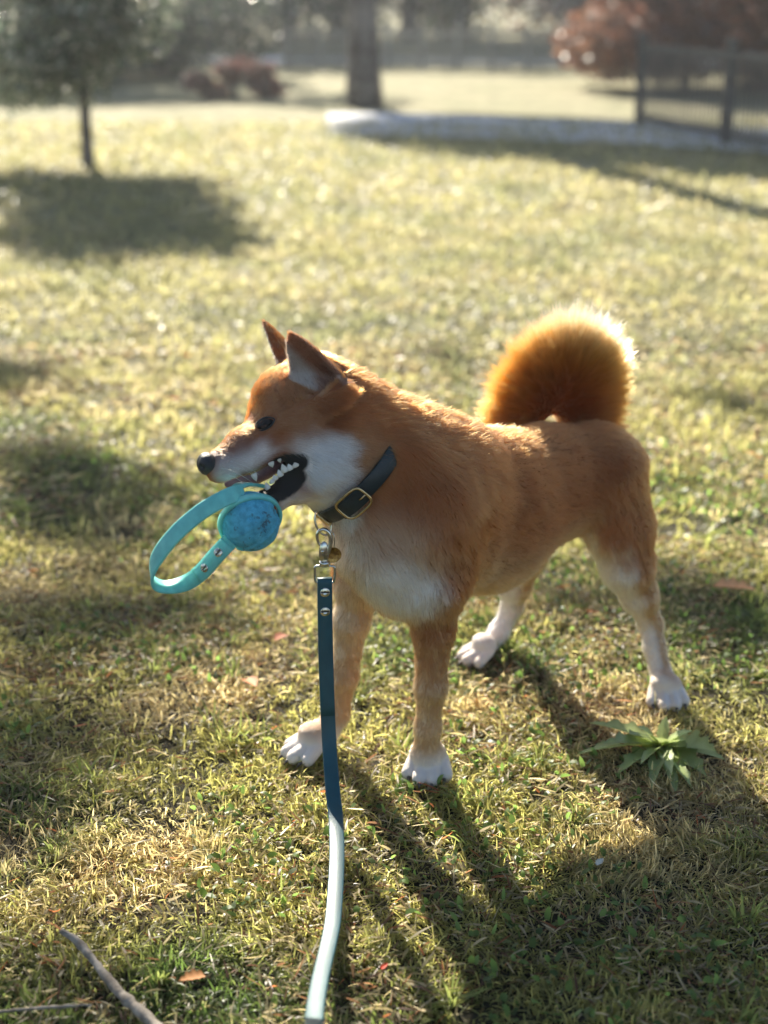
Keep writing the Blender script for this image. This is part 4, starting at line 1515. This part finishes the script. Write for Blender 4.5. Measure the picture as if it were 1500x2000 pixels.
def leaves_cloud(clumps, per, size, cols, flat=0.0):
    """many small leaf faces filling clumps [(centre, (rx,ry,rz), weight)]"""
    Vs, Cs = [], []
    for (c, r, wgt) in clumps:
        n = max(3, int(per * wgt))
        d = unit(rng.normal(0, 1, (n, 3))) * (rng.random(n) ** 0.45)[:, None] * np.array(r)
        p = np.asarray(c) + d
        u = unit(rng.normal(0, 1, (n, 3))); w_ = unit(np.cross(u, rng.normal(0, 1, (n, 3))))
        s = (size * rng.uniform(0.6, 1.4, n))[:, None]
        q = np.stack([p - u * s, p + w_ * s * 0.5, p + u * s, p - w_ * s * 0.5], 1)
        Vs.append(q.reshape(-1, 3))
        k = rng.integers(0, len(cols), n)
        cc = np.array(cols)[k] * rng.uniform(0.6, 1.5, (n, 1))
        Cs.append(np.repeat(cc, 4, 0))
    Vv = np.vstack(Vs)
    return Vv, np.arange(len(Vv)).reshape(-1, 4), np.vstack(Cs)


far_leaf = leafy('tree_leaf', 0.4, 0.27, 1.0)


def limb(a, b, ra, rb, sag=0.1, n=6):
    a, b = np.asarray(a, float), np.asarray(b, float)
    mid = (a + b) / 2 + rng.normal(0, 0.06, 3) * np.linalg.norm(b - a) + HU * sag * np.linalg.norm(b - a)
    pth = catmull([a, mid, b], n)
    return tube(pth, np.linspace(ra, rb, len(pth)), 8)


def tree(name, base, trunk_r, trunk_h, clumps, per, size, cols, label, nlimbs=None, group=None, cat='tree', limb_r=0.4):
    base = np.asarray(base, float)
    t = empty(name, base, label, cat, group)
    top = base + np.array([rng.normal(0, .03), rng.normal(0, .03), trunk_h])
    pth = catmull([base - HU * 0.05, base + (top - base) * 0.5 + rng.normal(0, .02, 3) * trunk_h * .3, top], 8)
    prof = np.interp(np.linspace(0, 1, len(pth)), [0, 0.1, 1], [trunk_r * 1.35, trunk_r, trunk_r * 0.55])
    poly('trunk', *tube(pth, prof, 16), bark2, t)
    ls = []
    cl = clumps if nlimbs is None else clumps[:nlimbs]
    for (c, r, w_) in cl:
        s = rng.uniform(0.5, 1.0)
        a_ = base + (top - base) * s
        ls.append(limb(a_, c, trunk_r * limb_r * (1.2 - s * .5), trunk_r * limb_r * 0.2))
    if ls: poly('branches', *joinvf(ls), bark2, t)
    v, f, c = leaves_cloud(clumps, per, size, cols)
    mesh_np('crown', v, f, far_leaf, t, smooth=False, cols=c)
    return t


DG = (0.030, 0.060, 0.035); MG = (0.065, 0.10, 0.045); LG = (0.12, 0.15, 0.06); RB = (0.16, 0.075, 0.05); GB = (0.07, 0.075, 0.07)
# young tree at the left
b0 = gnd(172, 322)
cl = []
for k in range(95):
    z = rng.uniform(0.36, 1.5)
    R_ = 0.56 * (1.0 - 0.3 * (z / 1.75)) * min(1, 0.35 + z)
    a_ = rng.uniform(0, 6.3); rr = R_ * math.sqrt(rng.random())
    cl.append((b0 + np.array([math.cos(a_) * rr - 0.1, math.sin(a_) * rr, z]), (0.20, 0.20, 0.16), 1.0))
tree('young_tree', b0, 0.028, 1.5, cl, 300, 0.020, [DG, (0.10, 0.14, 0.08), (0.13, 0.15, 0.12), (0.12, 0.13, 0.11), (0.19, 0.22, 0.16), (0.5, 0.5, 0.42)], 'slim young tree with grey green leaves at the upper left of the lawn', nlimbs=40)  # palest leaf colour is sun glints painted into the crown


def sun_pt(px, py, d):
    """a point above the ground whose shadow falls on that part of the lawn"""
    return gnd(px, py) + SUN * d


# big tree: trunk in the middle distance, crown overhead out of the picture, its gaps dapple the lawn
b1 = gnd(712, 208)
cl = []
sh = [(150, 1215, .10), (60, 1200, .10), (250, 1190, .085), (350, 1180, .06), (430, 1215, .06), (60, 1400, .07), (150, 1440, .07), (10, 1470, .07), (30, 1560, .05), (240, 1400, .045),
      (60, 900, .10), (160, 930, .07), (300, 960, .07), (10, 740, .12), (110, 1010, .10), (230, 1040, .09),
      (1440, 1170, .06), (1150, 1180, .055), (1250, 1120, .05), (1480, 1250, .05), (1080, 1160, .05), (860, 700, .055), (1380, 1230, .05), 
      (80, 1640, .035), (180, 1960, .05), (60, 1900, .05), (380, 1340, .03), (1440, 790, .06), (640, 1130, .03), (1330, 1150, .05),
      (1000, 262, 1.0), (1150, 268, 1.0), (880, 262, .6), (1350, 285, 1.0), (1470, 300, .9)]
TREE_D = 13.0
for (x, y, r) in sh:
    c = sun_pt(x, y, TREE_D)
    cl.append((c, (r * 1.0 + .02, r * 1.0, r * 0.8), (r / 0.08) ** 2 * 1.3))
nsh = len(cl)
for k in range(80):
    a_ = rng.uniform(0, 6.3); rr = rng.uniform(1.8, 4.2)
    c = b1 + np.array([math.cos(a_) * rr, abs(math.sin(a_)) * rr + 0.6, rng.uniform(5.5, 10.5)])
    t_ = c[2] / SUN[2]; gp = c - SUN * t_
    if 0.3 < gp[1] < 11.5 and abs(gp[0]) < 0.32 * gp[1] + 0.9: continue
    cl.append((c, (0.5, 0.5, 0.35), 4.0))
tree('park_tree', b1, 0.105, 7.5, cl, 80, 0.030, [DG, MG, LG], 'big park tree whose dark trunk rises beside the pale path', nlimbs=None, limb_r=0.10)

# path
def strip(name, pairs, mat, z=0.006, thick=0.0):
    V_, F_ = [], []
    for (a_, b_) in pairs:
        pa, pb2 = gnd(*a_), gnd(*b_)
        V_ += [(pa[0], pa[1], z), (pb2[0], pb2[1], z)]
    for i in range(len(pairs) - 1): F_.append((i * 2, i * 2 + 1, i * 2 + 3, i * 2 + 2))
    o = poly(name, V_, F_, mat, smooth=False); tag(o, kind='structure'); return o


conc = simple('path_concrete', (0.58, 0.58, 0.60), 0.9, col2=(0.48, 0.48, 0.50), nscale=6, bump=0.002, bscale=60)
strip('path', [((640, 262), (640, 222)), ((760, 266), (760, 222)), ((900, 270), (900, 228)), ((1050, 275), (1050, 235)), ((1240, 282), (1240, 238)), ((1500, 300), (1500, 250)), ((1800, 330), (1800, 270))], conc)
strip('far_path', [((200, 122), (200, 112)), ((700, 122), (700, 112)), ((1250, 128), (1250, 117)), ((1900, 140), (1900, 128))], conc, z=0.008)

# low iron fence on the right
iron = simple('black_iron', (0.10, 0.102, 0.105), 0.35, col2=(0.02, 0.02, 0.022), nscale=20)


def fence(name, A, B, h, n_p, n_posts, pr_, label, mat, posts_r, rails=(0.12, 0.92)):
    A, B = np.asarray(A), np.asarray(B)
    t = empty(name, A, label, 'fence')
    d = unit(B - A); s = np.array([-d[1], d[0], 0])
    for rz_ in rails:
        poly('rail', *boxvf((A + B) / 2 + HU * h * rz_, (B - A) / 2, s * 0.012, HU * 0.016), mat, t, smooth=False)
    first = None
    for i in range(n_p):
        p = A + (B - A) * (i + 0.5) / n_p
        if first is None:
            first = poly('picket', *boxvf(HU * h * 0.5, d * pr_, s * pr_, HU * h * 0.46), mat, None, smooth=False)
            first.parent = t; o = first
        else:
            o = first.copy(); COL.objects.link(o); o.parent = t
        o.location = p - A
    for i in range(n_posts):
        p = A + (B - A) * i / (n_posts - 1)
        v1 = boxvf(p + HU * h * 0.52, d * posts_r, s * posts_r, HU * h * 0.52); v2 = boxvf(p + HU * h * 1.06, d * posts_r * 1.3, s * posts_r * 1.3, HU * 0.015)
        poly('post', *joinvf([v1, v2]), mat, t, smooth=False)
    return t


fence('iron_fence', gnd(1246, 246), gnd(1640, 330), 0.50, 46, 3, 0.005, 'low black iron picket fence at the upper right', iron, 0.020)
wood = simple('weathered_rail', (0.42, 0.41, 0.38), 0.8, col2=(0.28, 0.27, 0.25), nscale=8)
fence('rail_fence', gnd(560, 134), gnd(1236, 140), 0.42, 60, 11, 0.011, 'pale low picket fence across the far lawn', wood, 0.022, rails=(0.25, 0.85))


# shrubs and far trees
def shrub(name, px, py, w_, h_, cols, label, per=700, size=0.03, cat='shrub', dens=9, group=None):
    b = gnd(px, py)
    cl = []
    for k in range(dens):
        a_ = rng.uniform(0, 6.3); rr = math.sqrt(rng.random()) * w_ * 0.5
        cl.append((b + np.array([math.cos(a_) * rr, math.sin(a_) * rr * 0.7, rng.uniform(0.12, 0.9) * h_]), (w_ * 0.2, w_ * 0.2, h_ * 0.22), 1.0))
    return tree(name, b, 0.02 + 0.01 * w_, h_ * 0.5, cl, per, size, cols, label, cat=cat, group=group)


shrub('red_shrub', 462, 192, 0.65, 0.36, [RB, (0.25, 0.10, 0.08), GB], 'small reddish shrub left of the big tree trunk', 420, 0.022)
shrub('dark_shrub', 20, 150, 3.4, 2.2, [DG, (0.03, 0.055, 0.05), MG], 'dark evergreen shrub behind the young tree at the left edge', 1500, 0.035)
shrub('dark_shrub', 230, 146, 3.2, 2.2, [DG, (0.04, 0.065, 0.06), GB], 'dark evergreen shrub behind the young tree trunk', 1500, 0.035)
shrub('grey_shrub', 350, 150, 1.9, 1.3, [GB, (0.10, 0.11, 0.11), DG], 'grey leafless looking shrub between young tree and big tree', 600, 0.035)
shrub('brown_shrub', 1340, 170, 2.4, 1.5, [RB, (0.20, 0.10, 0.06), (0.10, 0.07, 0.06)], 'brown shrub behind the iron fence nearest its end post', 1500, 0.035)
shrub('brown_shrub', 1500, 180, 2.2, 1.5, [RB, (0.12, 0.08, 0.07), (0.22, 0.11, 0.08)], 'brown shrub behind the iron fence at the right edge', 1500, 0.035)
far_specs = [(-60, 84, 5, DG), (110, 86, 5, DG), (270, 80, 4.5, GB), (420, 82, 4.5, DG), (560, 80, 5, GB), (660, 76, 5, GB), (800, 78, 4, DG), (900, 76, 5, GB), (1130, 78, 5, RB), (1260, 80, 5, GB), (1390, 82, 5, RB), (1540, 84, 5, GB)]
names_ = ['far left edge', 'left of the young tree trunk line', 'behind the grey shrub', 'above the red shrub', 'left of the big trunk', 'just left of the big trunk', 'just right of the big trunk', 'above the left end of the far lawn', 'left of the iron fence', 'above the iron fence post', 'behind the first brown shrub', 'behind the right edge shrub']
for (x, y, w_, c0), nm in zip(far_specs, names_):
    c0 = np.array(c0)
    b = gnd(x, y)
    cl = []
    for k in range(26):
        a_ = rng.uniform(0, 6.3); rr = math.sqrt(rng.random()) * w_ * 0.42
        cl.append((b + np.array([math.cos(a_) * rr, math.sin(a_) * rr * .6 + 0.5, rng.uniform(0.25, 5.5)]), (w_ * 0.2, w_ * 0.2, 0.8), 1.0))
    tree('far_tree', b, 0.16, 3.0, cl, 260, 0.085, [tuple(c0 * 1.3 + 0.02), tuple(c0 * 2.0 + 0.05), tuple(c0 * 1.0), (0.45, 0.45, 0.42)], 'distant hazy tree ' + nm, nlimbs=10, group='trees along the far side of the park')  # pale last colour paints sun glints on some leaves

# far building
wallm = simple('far_wall', (0.62, 0.62, 0.60), 0.9, nscale=2)
glass = simple('far_glass', (0.08, 0.12, 0.15), 0.1, nscale=2)
redm = simple('far_brick', (0.35, 0.16, 0.11), 0.9, nscale=3)
bb = np.array([13.0, 62.0, 0])
bld = empty('house', bb, 'pale house far behind the park trees', 'house')
poly('wall', *boxvf(bb + HU * 1.6, (7, 0, 0), (0, 3, 0), (0, 0, 1.6)), wallm, bld, smooth=False)
poly('roof', [bb + (-7.4, -3.4, 3.2), bb + (7.4, -3.4, 3.2), bb + (7.4, 3.4, 3.2), bb + (-7.4, 3.4, 3.2), bb + (-5, 0, 5), bb + (5, 0, 5)], [(0, 1, 5, 4), (1, 2, 5), (2, 3, 4, 5), (3, 0, 4), (0, 3, 2, 1)], redm, bld, smooth=False)
for i in range(4):
    w0 = poly('window', *boxvf(bb + np.array([-5.1 + i * 3.4, -3.03, 1.5]), (0.7, 0, 0), (0, 0.03, 0), (0, 0, 0.8)), wallm, bld, smooth=False)
    poly('pane', *boxvf(bb + np.array([-5.1 + i * 3.4, -3.08, 1.5]), (0.6, 0, 0), (0, 0.02, 0), (0, 0, 0.7)), glass, w0, smooth=False)

# ------------------------------------------------------------------ air: thin sunlit haze over the whole park
hz, nt, out = material('haze_air')
pv = N(nt, 'ShaderNodeVolumePrincipled')
pv.inputs['Density'].default_value = 0.0022
pv.inputs['Color'].default_value = (0.93, 0.95, 0.98, 1)
pv.inputs['Anisotropy'].default_value = 0.45
nt.links.new(pv.outputs[0], out.inputs['Volume'])
hv, hf = boxvf((0, 65, 6), (141, 0, 0), (0, 97, 0), (0, 0, 7.5))
ho = poly('haze', hv, hf, hz, smooth=False); tag(ho, kind='stuff')
